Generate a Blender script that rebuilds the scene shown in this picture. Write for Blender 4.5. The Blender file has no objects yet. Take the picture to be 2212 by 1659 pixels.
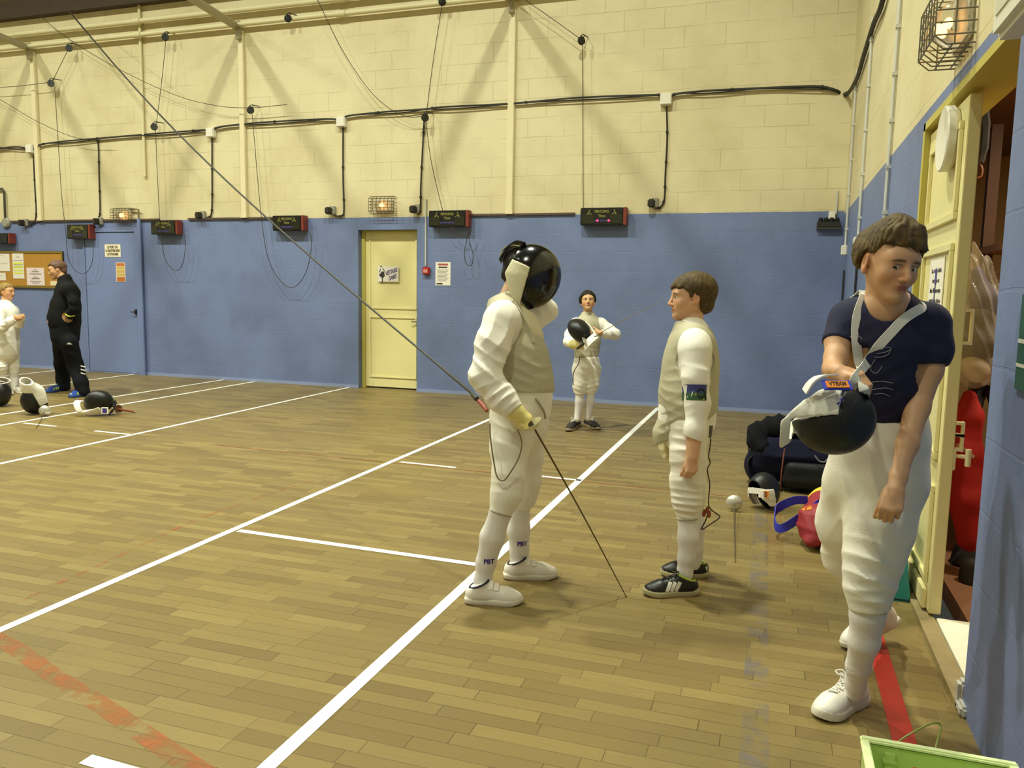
import bpy, bmesh, math, random
import numpy as np
from mathutils import Vector, Matrix
from mathutils.bvhtree import BVHTree
random.seed(7)
SC = bpy.context.scene
COL = SC.collection
V = lambda *a: np.array(a, float)
def nrm(v):
    v = np.asarray(v, float); return v/np.linalg.norm(v)

# ---------------------------------------------------------------- camera
FOC, YAW, PIT, ROL, CAMH = 1717.0, .3187, .1153, .0180, 1.45
CAM = V(0, 0, CAMH)
_f0 = V(-math.sin(YAW), math.cos(YAW), 0); _r0 = V(math.cos(YAW), math.sin(YAW), 0); _u0 = V(0, 0, 1)
F = _f0*math.cos(PIT)-_u0*math.sin(PIT); _u1 = _u0*math.cos(PIT)+_f0*math.sin(PIT)
R = _r0*math.cos(ROL)+_u1*math.sin(ROL); U = _u1*math.cos(ROL)-_r0*math.sin(ROL)
def ray(px, py): return F+(px-1106)/FOC*R-(py-829.5)/FOC*U
def A(px, py, d): return CAM+ray(px, py)*d            # point seen at a pixel, d metres deep
def plane(px, py, ax, v):
    r = ray(px, py); return CAM+r*((v-CAM[ax])/r[ax])
def fl(px, py, z=0.0): return plane(px, py, 2, z)
D = 10.355      # back wall plane
RX = 0.70       # right wall plane
def bw(px, py, off=0.0): return plane(px, py, 1, D-off)
def rw(px, py, off=0.0): return plane(px, py, 0, RX-off)
cam = bpy.data.cameras.new('camera'); cam.sensor_width = 36; cam.lens = FOC/2212*36; cam.clip_start = .05
co = bpy.data.objects.new('camera', cam); COL.objects.link(co)
M3 = Matrix((tuple(R), tuple(U), tuple(-F))).transposed()
co.matrix_world = Matrix.Translation(CAM) @ M3.to_4x4()
SC.camera = co
vs = SC.view_settings; vs.view_transform = 'Standard'; vs.look = 'None'; vs.gamma = 1; vs.use_curve_mapping = False; vs.exposure = -.20

# ---------------------------------------------------------------- materials
def lin(c):
    c = np.array(c, float)/255; return tuple(np.where(c <= .04045, c/12.92, ((c+.055)/1.055)**2.4))
def nt(name):
    m = bpy.data.materials.new(name); m.use_nodes = True
    n = m.node_tree.nodes; return m, n, m.node_tree.links, n['Principled BSDF']
def N(n, t, **kw):
    x = n.new(t)
    for k, v in kw.items():
        if k.startswith('i_'): x.inputs[int(k[2:]) if k[2:].isdigit() else k[2:].replace('_', ' ')].default_value = v
        else: setattr(x, k, v)
    return x
def mathn(n, l, op, a, b=None, c=None):
    x = n.new('ShaderNodeMath'); x.operation = op
    for i, s in enumerate((a, b, c)):
        if s is None: continue
        if isinstance(s, (int, float)): x.inputs[i].default_value = s
        else: l.new(s, x.inputs[i])
    return x.outputs[0]
def mixc(n, l, f, a, b, mode='MIX'):
    x = n.new('ShaderNodeMix'); x.data_type = 'RGBA'; x.blend_type = mode
    for i, s in ((0, f), (6, a), (7, b)):
        if isinstance(s, (int, float)): x.inputs[i].default_value = s
        elif isinstance(s, tuple): x.inputs[i].default_value = s if len(s) == 4 else s+(1,)
        else: l.new(s, x.inputs[i])
    return x.outputs[2]
MATS = {}
def mat(name, col, rough=.6, metal=0, var=.0, vscale=8, bump=0, bscale=120, emit=0, trans=0, spec=.5, attr=False, sheen=0, coat=0, alpha=1):
    if name in MATS: return MATS[name]
    m, n, l, b = nt(name)
    c = col if max(col) <= 1 else lin(col)
    b.inputs['Base Color'].default_value = (*c, 1); b.inputs['Roughness'].default_value = rough
    b.inputs['Metallic'].default_value = metal; b.inputs['Specular IOR Level'].default_value = spec
    tc = N(n, 'ShaderNodeTexCoord')
    src = None
    if attr:
        a = N(n, 'ShaderNodeAttribute'); a.attribute_name = 'Col'; src = a.outputs['Color']
    if var:
        no = N(n, 'ShaderNodeTexNoise', i_Scale=vscale, i_Detail=4.0); l.new(tc.outputs['Object'], no.inputs['Vector'])
        f = mathn(n, l, 'MULTIPLY_ADD', no.outputs[0], 2*var, 1-var)
        hv = N(n, 'ShaderNodeHueSaturation'); l.new(f, hv.inputs['Value'])
        if src: l.new(src, hv.inputs['Color'])
        else: hv.inputs['Color'].default_value = (*c, 1)
        src = hv.outputs[0]
    if src: l.new(src, b.inputs['Base Color'])
    if bump:
        no = N(n, 'ShaderNodeTexNoise', i_Scale=bscale, i_Detail=3.0); l.new(tc.outputs['Object'], no.inputs['Vector'])
        bp = N(n, 'ShaderNodeBump', i_Strength=bump, i_Distance=.01); l.new(no.outputs[0], bp.inputs['Height']); l.new(bp.outputs[0], b.inputs['Normal'])
    if emit: b.inputs['Emission Color'].default_value = (*c, 1); b.inputs['Emission Strength'].default_value = emit
    if trans: b.inputs['Transmission Weight'].default_value = trans
    if sheen: b.inputs['Sheen Weight'].default_value = sheen
    if coat: b.inputs['Coat Weight'].default_value = coat
    if alpha < 1: b.inputs['Alpha'].default_value = alpha
    MATS[name] = m
    return m

def wall_mat(name, zline, axis):
    m, n, l, b = nt(name)
    g = N(n, 'ShaderNodeNewGeometry'); s = N(n, 'ShaderNodeSeparateXYZ'); l.new(g.outputs['Position'], s.inputs[0])
    cm = N(n, 'ShaderNodeCombineXYZ'); l.new(s.outputs[axis], cm.inputs[0]); l.new(s.outputs[2], cm.inputs[1])
    dn = N(n, 'ShaderNodeTexNoise', i_Scale=2.2, i_Detail=3.0); l.new(g.outputs['Position'], dn.inputs['Vector'])
    vm = N(n, 'ShaderNodeVectorMath', operation='MULTIPLY_ADD'); l.new(dn.outputs[1], vm.inputs[0]); vm.inputs[1].default_value = (.02, .03, 0); l.new(cm.outputs[0], vm.inputs[2])
    br = N(n, 'ShaderNodeTexBrick', i_Scale=1.0, i_Mortar_Size=.006, i_Mortar_Smooth=.3, i_Brick_Width=.5, i_Row_Height=.25)
    l.new(vm.outputs[0], br.inputs['Vector'])
    n1 = N(n, 'ShaderNodeTexNoise', i_Scale=.9, i_Detail=6.0, i_Roughness=.65); l.new(g.outputs['Position'], n1.inputs['Vector'])
    n2 = N(n, 'ShaderNodeTexNoise', i_Scale=38.0, i_Detail=5.0, i_Roughness=.7); l.new(g.outputs['Position'], n2.inputs['Vector'])
    n3 = N(n, 'ShaderNodeTexNoise', i_Scale=1.7, i_Detail=2.0); l.new(g.outputs['Position'], n3.inputs['Vector'])
    wob = mathn(n, l, 'MULTIPLY_ADD', n2.outputs[0], .02, zline-.01)
    up = mathn(n, l, 'GREATER_THAN', s.outputs[2], wob)
    base = mixc(n, l, up, lin((114, 129, 172)), lin((219, 207, 168)))
    dk = mixc(n, l, up, lin((100, 113, 152)), lin((204, 190, 148)))
    f1 = N(n, 'ShaderNodeMapRange', i_1=.42, i_2=.68); l.new(n1.outputs[0], f1.inputs[0])
    c1 = mixc(n, l, f1.outputs[0], base, dk)
    # mortar joints are only noticeable in patches, and on the cream paint more than on the blue
    mv = N(n, 'ShaderNodeMapRange', i_1=.45, i_2=.62); l.new(n3.outputs[0], mv.inputs[0])
    mf = mathn(n, l, 'MULTIPLY', mathn(n, l, 'MULTIPLY', br.outputs['Fac'], mv.outputs[0]), mathn(n, l, 'MULTIPLY_ADD', up, .22, .035))
    c2 = mixc(n, l, mf, c1, lin((92, 80, 50)))
    pit = N(n, 'ShaderNodeTexNoise', i_Scale=9.0, i_Detail=6.0, i_Roughness=.8); l.new(g.outputs['Position'], pit.inputs['Vector'])
    pf = mathn(n, l, 'MULTIPLY', mathn(n, l, 'GREATER_THAN', pit.outputs[0], .715), .45)
    c3 = mixc(n, l, pf, c2, lin((80, 70, 55)))
    l.new(c3, b.inputs['Base Color']); b.inputs['Roughness'].default_value = .55
    h = mathn(n, l, 'ADD', mathn(n, l, 'MULTIPLY', br.outputs['Fac'], -.45), mathn(n, l, 'MULTIPLY', n2.outputs[0], .55))
    bp = N(n, 'ShaderNodeBump', i_Strength=.35, i_Distance=.010); l.new(h, bp.inputs['Height']); l.new(bp.outputs[0], b.inputs['Normal'])
    return m

def floor_mat():
    m, n, l, b = nt('parquet')
    g = N(n, 'ShaderNodeNewGeometry'); s = N(n, 'ShaderNodeSeparateXYZ'); l.new(g.outputs['Position'], s.inputs[0])
    W, L = .072, .40
    ry = mathn(n, l, 'DIVIDE', s.outputs[1], W); row = mathn(n, l, 'FLOOR', ry); fy = mathn(n, l, 'FRACT', ry)
    wn = N(n, 'ShaderNodeTexWhiteNoise', noise_dimensions='1D'); l.new(row, wn.inputs['W'])
    ln = mathn(n, l, 'MULTIPLY_ADD', wn.outputs['Value'], .16, L-.06)
    rx = mathn(n, l, 'ADD', mathn(n, l, 'DIVIDE', s.outputs[0], ln), mathn(n, l, 'MULTIPLY', wn.outputs['Value'], 37.3))
    colm = mathn(n, l, 'FLOOR', rx); fx = mathn(n, l, 'FRACT', rx)
    cb = N(n, 'ShaderNodeCombineXYZ'); l.new(row, cb.inputs[0]); l.new(colm, cb.inputs[1])
    w2 = N(n, 'ShaderNodeTexWhiteNoise', noise_dimensions='2D'); l.new(cb.outputs[0], w2.inputs['Vector'])
    r = N(n, 'ShaderNodeValToRGB'); l.new(w2.outputs['Value'], r.inputs[0])
    e = r.color_ramp.elements; e[0].position = 0; e[0].color = (*lin((124, 105, 65)), 1); e[1].position = 1; e[1].color = (*lin((154, 135, 86)), 1)
    for p, c in ((.25, (132, 113, 70)), (.5, (139, 120, 74)), (.8, (146, 127, 79))):
        x = e.new(p); x.color = (*lin(c), 1)
    # grain, stretched along the strips
    vm = N(n, 'ShaderNodeVectorMath', operation='MULTIPLY'); l.new(g.outputs['Position'], vm.inputs[0]); vm.inputs[1].default_value = (6, 90, 1)
    va = N(n, 'ShaderNodeVectorMath', operation='ADD'); l.new(vm.outputs[0], va.inputs[0]); l.new(w2.outputs['Color'], va.inputs[1])
    gr = N(n, 'ShaderNodeTexNoise', i_Scale=1.0, i_Detail=5.0, i_Roughness=.65); l.new(va.outputs[0], gr.inputs['Vector'])
    gf = N(n, 'ShaderNodeMapRange', i_1=.35, i_2=.75); l.new(gr.outputs[0], gf.inputs[0])
    c1 = mixc(n, l, mathn(n, l, 'MULTIPLY', gf.outputs[0], .30), r.outputs[0], lin((120, 96, 50)))
    # worn, greyish areas and scuffs
    d1 = N(n, 'ShaderNodeTexNoise', i_Scale=.75, i_Detail=7.0, i_Roughness=.7); l.new(g.outputs['Position'], d1.inputs['Vector'])
    df = N(n, 'ShaderNodeMapRange', i_1=.44, i_2=.70, i_4=.6); l.new(d1.outputs[0], df.inputs[0])
    c2 = mixc(n, l, df.outputs[0], c1, lin((128, 112, 78)))
    d2 = N(n, 'ShaderNodeTexNoise', i_Scale=7.0, i_Detail=8.0, i_Roughness=.8); l.new(g.outputs['Position'], d2.inputs['Vector'])
    sf = mathn(n, l, 'MULTIPLY', mathn(n, l, 'GREATER_THAN', d2.outputs[0], .70), .35)
    c3 = mixc(n, l, sf, c2, lin((84, 68, 40)))
    # seams: thin gaps at strip edges and butt joints
    ey = mathn(n, l, 'MULTIPLY', mathn(n, l, 'MINIMUM', fy, mathn(n, l, 'SUBTRACT', 1.0, fy)), W)
    ex = mathn(n, l, 'MULTIPLY', mathn(n, l, 'MINIMUM', fx, mathn(n, l, 'SUBTRACT', 1.0, fx)), L)
    sn = N(n, 'ShaderNodeTexNoise', i_Scale=2.6, i_Detail=3.0); l.new(g.outputs['Position'], sn.inputs['Vector'])
    wide = mathn(n, l, 'MULTIPLY_ADD', sn.outputs[0], .0032, -.0005)
    seam = mathn(n, l, 'MAXIMUM', mathn(n, l, 'LESS_THAN', ey, wide), mathn(n, l, 'LESS_THAN', ex, mathn(n, l, 'MULTIPLY', wide, 1.1)))
    c4 = mixc(n, l, mathn(n, l, 'MULTIPLY', seam, .7), c3, lin((58, 44, 24)))
    c5 = mixc(n, l, 1.0, c4, (.85, .84, .78), 'MULTIPLY')
    l.new(c5, b.inputs['Base Color'])
    rf = mathn(n, l, 'MULTIPLY_ADD', gr.outputs[0], .22, .34); l.new(rf, b.inputs['Roughness'])
    b.inputs['Specular IOR Level'].default_value = .35
    bp = N(n, 'ShaderNodeBump', i_Strength=.25, i_Distance=.003); l.new(mathn(n, l, 'SUBTRACT', gr.outputs[0], seam), bp.inputs['Height']); l.new(bp.outputs[0], b.inputs['Normal'])
    return m
def worn_paint(name, col, lo, hi, scale=6, mx=1.0):
    """paint scuffed away in patches, the wood showing through"""
    m, n, l, b = nt(name); out = [x for x in n if x.type == 'OUTPUT_MATERIAL'][0]
    g = N(n, 'ShaderNodeNewGeometry'); no = N(n, 'ShaderNodeTexNoise', i_Scale=scale, i_Detail=6.0, i_Roughness=.7); l.new(g.outputs['Position'], no.inputs['Vector'])
    mr = N(n, 'ShaderNodeMapRange', i_1=lo, i_2=hi, i_4=mx); l.new(no.outputs[0], mr.inputs[0])
    b.inputs['Base Color'].default_value = (*lin(col), 1); b.inputs['Roughness'].default_value = .5
    l.new(mr.outputs[0], b.inputs['Alpha'])
    MATS[name] = m; return m

# ---------------------------------------------------------------- mesh building
class MB:
    def __init__(s): s.v = []; s.f = []; s.m = []
    def add(s, vs, fs, mi=0):
        o = len(s.v); s.v += [tuple(map(float, x)) for x in vs]; s.f += [tuple(i+o for i in f) for f in fs]; s.m += [mi]*len(fs); return s
    def box(s, c, size, ax=None, mi=0, bev=0):
        """box of full size (sx,sy,sz) about c; ax = three unit axes; bev chamfers the edges"""
        c = np.asarray(c, float); h = np.asarray(size, float)/2
        ax = np.eye(3) if ax is None else np.asarray(ax, float)
        if bev:
            bm = bmesh.new(); bmesh.ops.create_cube(bm, size=1)
            for v in bm.verts: v.co = Vector((v.co.x*h[0]*2, v.co.y*h[1]*2, v.co.z*h[2]*2))
            bmesh.ops.bevel(bm, geom=bm.edges[:], offset=bev, segments=2, affect='EDGES')
            bm.verts.index_update()
            vs = [c+v.co.x*ax[0]+v.co.y*ax[1]+v.co.z*ax[2] for v in bm.verts]; fs = [[v.index for v in f.verts] for f in bm.faces]
            bm.free(); return s.add(vs, fs, mi)
        vs = [c+x*h[0]*ax[0]+y*h[1]*ax[1]+z*h[2]*ax[2] for z in (-1, 1) for y in (-1, 1) for x in (-1, 1)]
        return s.add(vs, [(0, 2, 3, 1), (4, 5, 7, 6), (0, 1, 5, 4), (2, 6, 7, 3), (0, 4, 6, 2), (1, 3, 7, 5)], mi)
    def bb(s, lo, hi, mi=0, bev=0):
        lo = np.asarray(lo, float); hi = np.asarray(hi, float); return s.box((lo+hi)/2, hi-lo, None, mi, bev)
    def tube(s, pts, r, n=8, mi=0, closed=False, flat=None):
        """round tube along points; r a number or one per point; flat=(axis, k) squashes the section"""
        P = [np.asarray(p, float) for p in pts]; k = len(P)
        rr = [r]*k if np.isscalar(r) else list(r)
        t0 = nrm(P[1]-P[0]); a = V(0, 0, 1) if abs(t0[2]) < .9 else V(1, 0, 0); u = nrm(np.cross(a, t0)); vs = []
        for i in range(k):
            if closed: t = nrm(P[(i+1) % k]-P[i-1])
            else: t = nrm(P[min(i+1, k-1)]-P[max(i-1, 0)])
            u = nrm(u-t*(u@t)); w = np.cross(t, u)
            for j in range(n):
                q = 2*math.pi*j/n; o = (math.cos(q)*u+math.sin(q)*w)*rr[i]
                if flat is not None: o = o-flat[0]*(o@flat[0])*(1-flat[1])
                vs.append(P[i]+o)
        fs = []
        for i in range(k if closed else k-1):
            a0, b0 = i*n, ((i+1) % k)*n
            for j in range(n): fs.append((a0+j, a0+(j+1) % n, b0+(j+1) % n, b0+j))
        if not closed: fs += [tuple(range(n))[::-1], tuple((k-1)*n+j for j in range(n))]
        return s.add(vs, fs, mi)
    def lathe(s, prof, c, axis, n=24, mi=0, sx=1.0):
        """profile of (radius, height) spun about axis through c"""
        ax = nrm(axis); a = V(0, 0, 1) if abs(ax[2]) < .9 else V(1, 0, 0); u = nrm(np.cross(a, ax)); w = np.cross(ax, u)
        vs = [np.asarray(c)+ax*h+r*(math.cos(2*math.pi*j/n)*u*sx+math.sin(2*math.pi*j/n)*w) for r, h in prof for j in range(n)]
        fs = [(i*n+j, i*n+(j+1) % n, (i+1)*n+(j+1) % n, (i+1)*n+j) for i in range(len(prof)-1) for j in range(n)]
        fs += [tuple(range(n))[::-1], tuple((len(prof)-1)*n+j for j in range(n))]
        return s.add(vs, fs, mi)
    def prism(s, poly, o, u, v, h, mi=0):
        """2D polygon in the frame o,u,v pushed out along h"""
        o, u, v, h = map(lambda x: np.asarray(x, float), (o, u, v, h)); k = len(poly)
        b0 = [o+x*u+y*v for x, y in poly]; vs = b0+[p+h for p in b0]
        return s.add(vs, [tuple(range(k))[::-1], tuple(range(k, 2*k))]+[(i, (i+1) % k, k+(i+1) % k, k+i) for i in range(k)], mi)
    def strip(s, pts, side, width, th, mi=0):
        """flat band along points: width along side, thickness th along its own normal"""
        P = [np.asarray(p, float) for p in pts]; k = len(P); vs = []
        for i in range(k):
            sd = nrm(side[i] if isinstance(side, list) else side); t = nrm(P[min(i+1, k-1)]-P[max(i-1, 0)]); sd = nrm(sd-t*(sd@t)); nn = np.cross(t, sd)
            wi = width[i] if isinstance(width, list) else width
            for a, b in ((-1, -1), (1, -1), (1, 1), (-1, 1)): vs.append(P[i]+sd*wi/2*a+nn*th/2*b)
        fs = [(i*4+j, i*4+(j+1) % 4, (i+1)*4+(j+1) % 4, (i+1)*4+j) for i in range(k-1) for j in range(4)]
        return s.add(vs, fs+[(3, 2, 1, 0), tuple((k-1)*4+j for j in range(4))], mi)
def wloc(o):
    p = Vector((0, 0, 0))
    while o is not None: p = p+o.location; o = o.parent
    return np.array(p)
def put(name, me, mats, parent=None, loc=None):
    o = bpy.data.objects.new(name, me); COL.objects.link(o)
    for m in (mats if isinstance(mats, (list, tuple)) else [mats]): me.materials.append(m)
    if parent is not None: o.parent = parent; off = wloc(parent)
    else:
        off = np.zeros(3) if loc is None else np.asarray(loc, float); o.location = off
    if np.any(off):
        n = len(me.vertices); a = np.empty(n*3, np.float32); me.vertices.foreach_get('co', a)
        a = (a.reshape(-1, 3)-off.astype(np.float32)).ravel(); me.vertices.foreach_set('co', a); me.update()
    return o
def obj(name, mb, mats, parent=None, smooth=False, loc='base', fix=True):
    me = bpy.data.meshes.new(name); me.from_pydata(mb.v, [], mb.f)
    me.polygons.foreach_set('material_index', mb.m)
    if fix:
        bm = bmesh.new(); bm.from_mesh(me); bmesh.ops.recalc_face_normals(bm, faces=bm.faces[:]); bm.to_mesh(me); bm.free()
    if smooth:
        me.polygons.foreach_set('use_smooth', [True]*len(me.polygons))
        try: me.set_sharp_from_angle(angle=math.radians(38))
        except Exception: pass
    if parent is None and isinstance(loc, str):
        a = np.array(mb.v); loc = V(*((a.min(0)+a.max(0))/2)[:2], a[:, 2].min())
    return put(name, me, mats, parent, loc)
def tag(o, label, cat, group=None, kind=None):
    o['label'] = label; o['category'] = cat
    if group: o['group'] = group
    if kind: o['kind'] = kind
    return o
def thing(name, label, cat, loc, group=None):
    o = bpy.data.objects.new(name, None); COL.objects.link(o); o.location = tuple(map(float, loc)); o.empty_display_size = .1
    return tag(o, label, cat, group)
def struct(name, mb, mats, parent=None, label=None, cat=None, **kw):
    o = obj(name, mb, mats, parent, loc=None if parent is None else 'base', **kw)
    if parent is None:
        o['kind'] = 'structure'
        o['label'] = label; o['category'] = cat
    return o
def smoothpath(pts, sub=6):
    """Catmull-Rom through the points"""
    P = [np.asarray(p, float) for p in pts]; P = [2*P[0]-P[1]]+P+[2*P[-1]-P[-2]]; out = []
    for i in range(1, len(P)-2):
        for t in np.linspace(0, 1, sub, endpoint=False):
            a, b, c, d = P[i-1:i+3]
            out.append(.5*((2*b)+(c-a)*t+(2*a-5*b+4*c-d)*t*t+(3*b-a-3*c+d)*t**3))
    return out+[P[-2]]
def text_mesh(txt, size, shear=0, bold=0):
    """flat letters as (verts2d, faces), centred"""
    cu = bpy.data.curves.new('lettering', 'FONT'); cu.body = txt; cu.size = size; cu.align_x = 'CENTER'; cu.align_y = 'CENTER'; cu.offset = bold; cu.shear = shear; cu.resolution_u = 3
    o = bpy.data.objects.new('lettering', cu); COL.objects.link(o)
    me = o.to_mesh(); v = [(x.co.x, x.co.y) for x in me.vertices]; f = [tuple(p.vertices) for p in me.polygons]
    o.to_mesh_clear(); bpy.data.objects.remove(o); bpy.data.curves.remove(cu)
    return v, f
def letters(mb, txt, size, o, u, v, mi=0, shear=0, bold=0, wid=None, rot=0):
    vv, f = text_mesh(txt, size, shear, bold)
    if not vv: return
    xs = [p[0] for p in vv]; k = 1 if wid is None else wid/max(1e-6, max(xs)-min(xs))
    c, s_ = math.cos(rot), math.sin(rot)
    mb.add([np.asarray(o)+(x*k*c-y*s_)*np.asarray(u)+(x*k*s_+y*c)*np.asarray(v) for x, y in vv], f, mi)
# ================================================================ the hall
X0, Y0 = -16.0, -5.0
WB = wall_mat('block_wall_back', 2.475, 0); WR = wall_mat('block_wall_right', 2.44, 1)
cream = mat('cream_paint', (220, 210, 170), .5, var=.08, vscale=3)
blue = mat('blue_paint', (118, 133, 180), .5, var=.06, vscale=4)
yellow = mat('yellow_gloss', (230, 219, 160), .38, var=.05, vscale=3)
olive = mat('olive_frame', (190, 178, 90), .45, var=.08)
white = mat('white_plastic', (228, 224, 210), .4)
black = mat('black_rubber', (24, 23, 21), .5)
steel = mat('wire_steel', (120, 116, 100), .35, metal=.8)
PF = mat('paper', (232, 226, 214), .8)
ink = mat('ink', (52, 50, 48), .8)

struct('floor', MB().bb((X0, Y0, -.1), (RX+.02, D+.2, 0)), floor_mat(), label='worn wooden strip parquet floor of the sports hall', cat='floor')
w = MB(); w.bb((X0, D, 0), (-5.80, D+.25, 6)); w.bb((-4.86, D, 0), (RX+.3, D+.25, 6)); w.bb((-5.80, D, 2.30), (-4.86, D+.25, 6)); w.bb((-5.80, D+.19, 0), (-4.86, D+.25, 2.3))
struct('wall_back', w, WB, label='far block wall of the hall, blue below and cream above', cat='wall')
DY0, DY1, DZ = 3.05, 4.86, 2.38
w = MB(); w.bb((RX, DY1, 0), (RX+.2, D, 6.6)); w.bb((RX, DY0, DZ), (RX+.2, DY1, 6.6)); w.bb((RX, Y0, 0), (RX+.2, DY0, 6.6))
struct('wall_right', w, WR, label='side block wall with the open doorway, blue below and cream above', cat='wall')
struct('wall_left', MB().bb((X0-.2, Y0, 0), (X0, D, 11)), WR, label='block wall at the other end of the hall', cat='wall')
struct('wall_near', MB().bb((X0, Y0-.2, 0), (RX+.2, Y0, 11)), WB, label='block wall behind the viewer', cat='wall')
roofm = mat('roof_sheet', (126, 128, 104), .7, var=.1, vscale=1.5)
c = MB(); c.prism([(D+.3, 5.98), (2.6, 10.9), (Y0-.3, 6.0), (Y0-.3, 6.1), (2.6, 11.0), (D+.3, 6.08)], (X0-.2, 0, 0), (0, 1, 0), (0, 0, 1), (RX+.5-X0, 0, 0))
struct('ceiling', c, roofm, label='pale green pitched roof lining', cat='ceiling')
darkwood = mat('dark_beam', (58, 42, 26), .7, var=.2, vscale=5)
struct('trim_1', MB().bb((X0, D-.14, 5.72), (RX, D-.002, 5.98)), darkwood, label='dark brown timber plate along the wall top', cat='beam')
# skirting: a pale blue strip where the far wall meets the floor
sk = MB()
for a, b in ((X0, -5.8), (-4.86, RX)): sk.bb((a, D-.012, 0), (b, D-.001, .045))
struct('baseboard_back', sk, mat('skirting_blue', (140, 152, 190), .5), label='thin pale blue skirting along the far wall', cat='baseboard')
rl = MB()
for x0, x1 in ((50, -1), (1045, 1262)): pass
for x0, x1 in ((0, 330), (395, 590), (958, 1255)):
    a, b = bw(x0, 0), bw(x1, 0); rl.bb((a[0], D-.03, 2.475), (b[0], D-.002, 2.50))
struct('trim_2', rl, mat('rail_brown', (92, 70, 60), .6), label='thin dark rail where the blue and cream paints meet', cat='trim')

# ---- painted lines on the floor
linem = mat('line_white', (250, 248, 240), .45, var=.04, vscale=20)
def fline(a, b, w, label, m=linem, name='floor_line', z=.0015, mk=lambda m: m):
    a = V(*a, 0); b = V(*b, 0); t = nrm(b-a); s = V(-t[1], t[0], 0)*w/2; mb = MB(); k = max(2, int(np.linalg.norm(b-a)/.3))
    for i in range(k):
        p, q = a+(b-a)*i/k, a+(b-a)*(i+1)/k
        mb.add([p-s+V(0, 0, z), p+s+V(0, 0, z), q+s+V(0, 0, z), q-s+V(0, 0, z)], [(0, 3, 2, 1)])
    o = obj(name, mb, m, loc=None); o['kind'] = 'structure'; o['label'] = label; o['category'] = 'floor line'; return o
WL = .048
fline((-1.40, 0.5), (-1.385, D-.12), .055, 'long white line running under the masked fencer towards the far wall')
fline((-3.02, 0.5), (-3.05, D-.12), WL, 'long white line crossing the floor left of the masked fencer')
fline((-5.83, 1.5), (-5.96, D-.02), WL, 'long white line ending at the yellow far door')
fline((-7.35, 2.0), (-7.61, D-.02), WL, 'long white line passing just behind the black mask with the white bib')
fline((-8.0, 2.0), (-8.18, D-.02), WL, 'long white line passing between the coach and the masks on the floor')
a = fl(290, 812); fline((-9.75, 4), (-9.93, D-.02), .045, 'long white line passing behind the coach')
fline((-11.3, 5), (-11.45, D-.02), .045, 'long white line at the feet of the far boy by the notice board')
fline((-2.99, 3.885), (-1.42, 3.845), WL, 'short white cross line joining two long lines beside the masked fencer')
p, q = fl(865, 998), fl(985, 1010); fline(p[:2], (q[0], p[1]-.02), .04, 'short white dash left of the masked fencer legs')
p, q = fl(1120, 1024), fl(1258, 1036); fline(p[:2], (q[0], p[1]-.02), .04, 'short white dash right of the masked fencer legs')
p, q = fl(205, 931), fl(290, 938); fline(p[:2], (q[0], p[1]-.02), .04, 'short white dash in front of the black mask with the white bib')
p, q = fl(52, 914), fl(128, 920); fline(p[:2], (q[0], p[1]-.02), .04, 'short white dash in front of the white mask on the floor')
p, q = fl(185, 1640), fl(300, 1655); fline((p[0], p[1]), (p[0]+.6, p[1]-.02), .05, 'white dash at the bottom edge near the worn orange band')
redl = mat('line_red', (176, 40, 30), .5, var=.1, vscale=12)
fline((.475, .8), (.475, 4.75), .075, 'broad red line along the doorway side', redl)
fline((-4.9, 5.98), (.35, 5.86), .022, 'thin dull red line crossing behind the two fencers', worn_paint('worn_red', (140, 70, 48), .30, .60, 8, .75), z=.0012)
fline((-4.6, 9.93), (.45, 9.83), .03, 'thin brown line parallel to the far wall', worn_paint('worn_brown', (110, 78, 60), .3, .6, 8, .7), z=.0012)
wo = worn_paint('worn_orange', (176, 96, 44), .40, .62, 9, .7)
wo2 = worn_paint('worn_orange_faint', (176, 96, 50), .46, .66, 12, .55)
def curve_band(pix, w, label, m):
    P = smoothpath([fl(*p) for p in pix], 6); mb = MB(); L = []
    for i, p in enumerate(P):
        t = nrm(P[min(i+1, len(P)-1)]-P[max(i-1, 0)]); s = V(-t[1], t[0], 0)*w/2; L += [p-s+V(0, 0, .001), p+s+V(0, 0, .001)]
    mb.add(L, [(2*i, 2*i+1, 2*i+3, 2*i+2) for i in range(len(P)-1)])
    o = obj('floor_line', mb, m, loc=None); o['kind'] = 'structure'; o['label'] = label; o['category'] = 'floor line'
curve_band([(-60, 1350), (40, 1405), (120, 1462), (230, 1530), (340, 1605), (470, 1690)], .075, 'scuffed orange curve worn into the floor at the lower corner', wo)
curve_band([(-40, 1335), (95, 1275), (270, 1195), (420, 1125), (560, 1075), (720, 1025)], .03, 'faint scuffed orange line beside the long white line', wo2)
bl = worn_paint('worn_blue', (116, 118, 140), .46, .66, 5, .40)
fline((.02, 1.4), (-.06, 8.0), .09, 'faint scuffed blue line between the boy in white and the doorway', bl)
fline((.06, 4.4), (.05, 6.4), .10, 'faint scuffed brown line beside the mask near the bags', worn_paint('worn_tan', (150, 108, 66), .42, .62, 7, .45))

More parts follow.
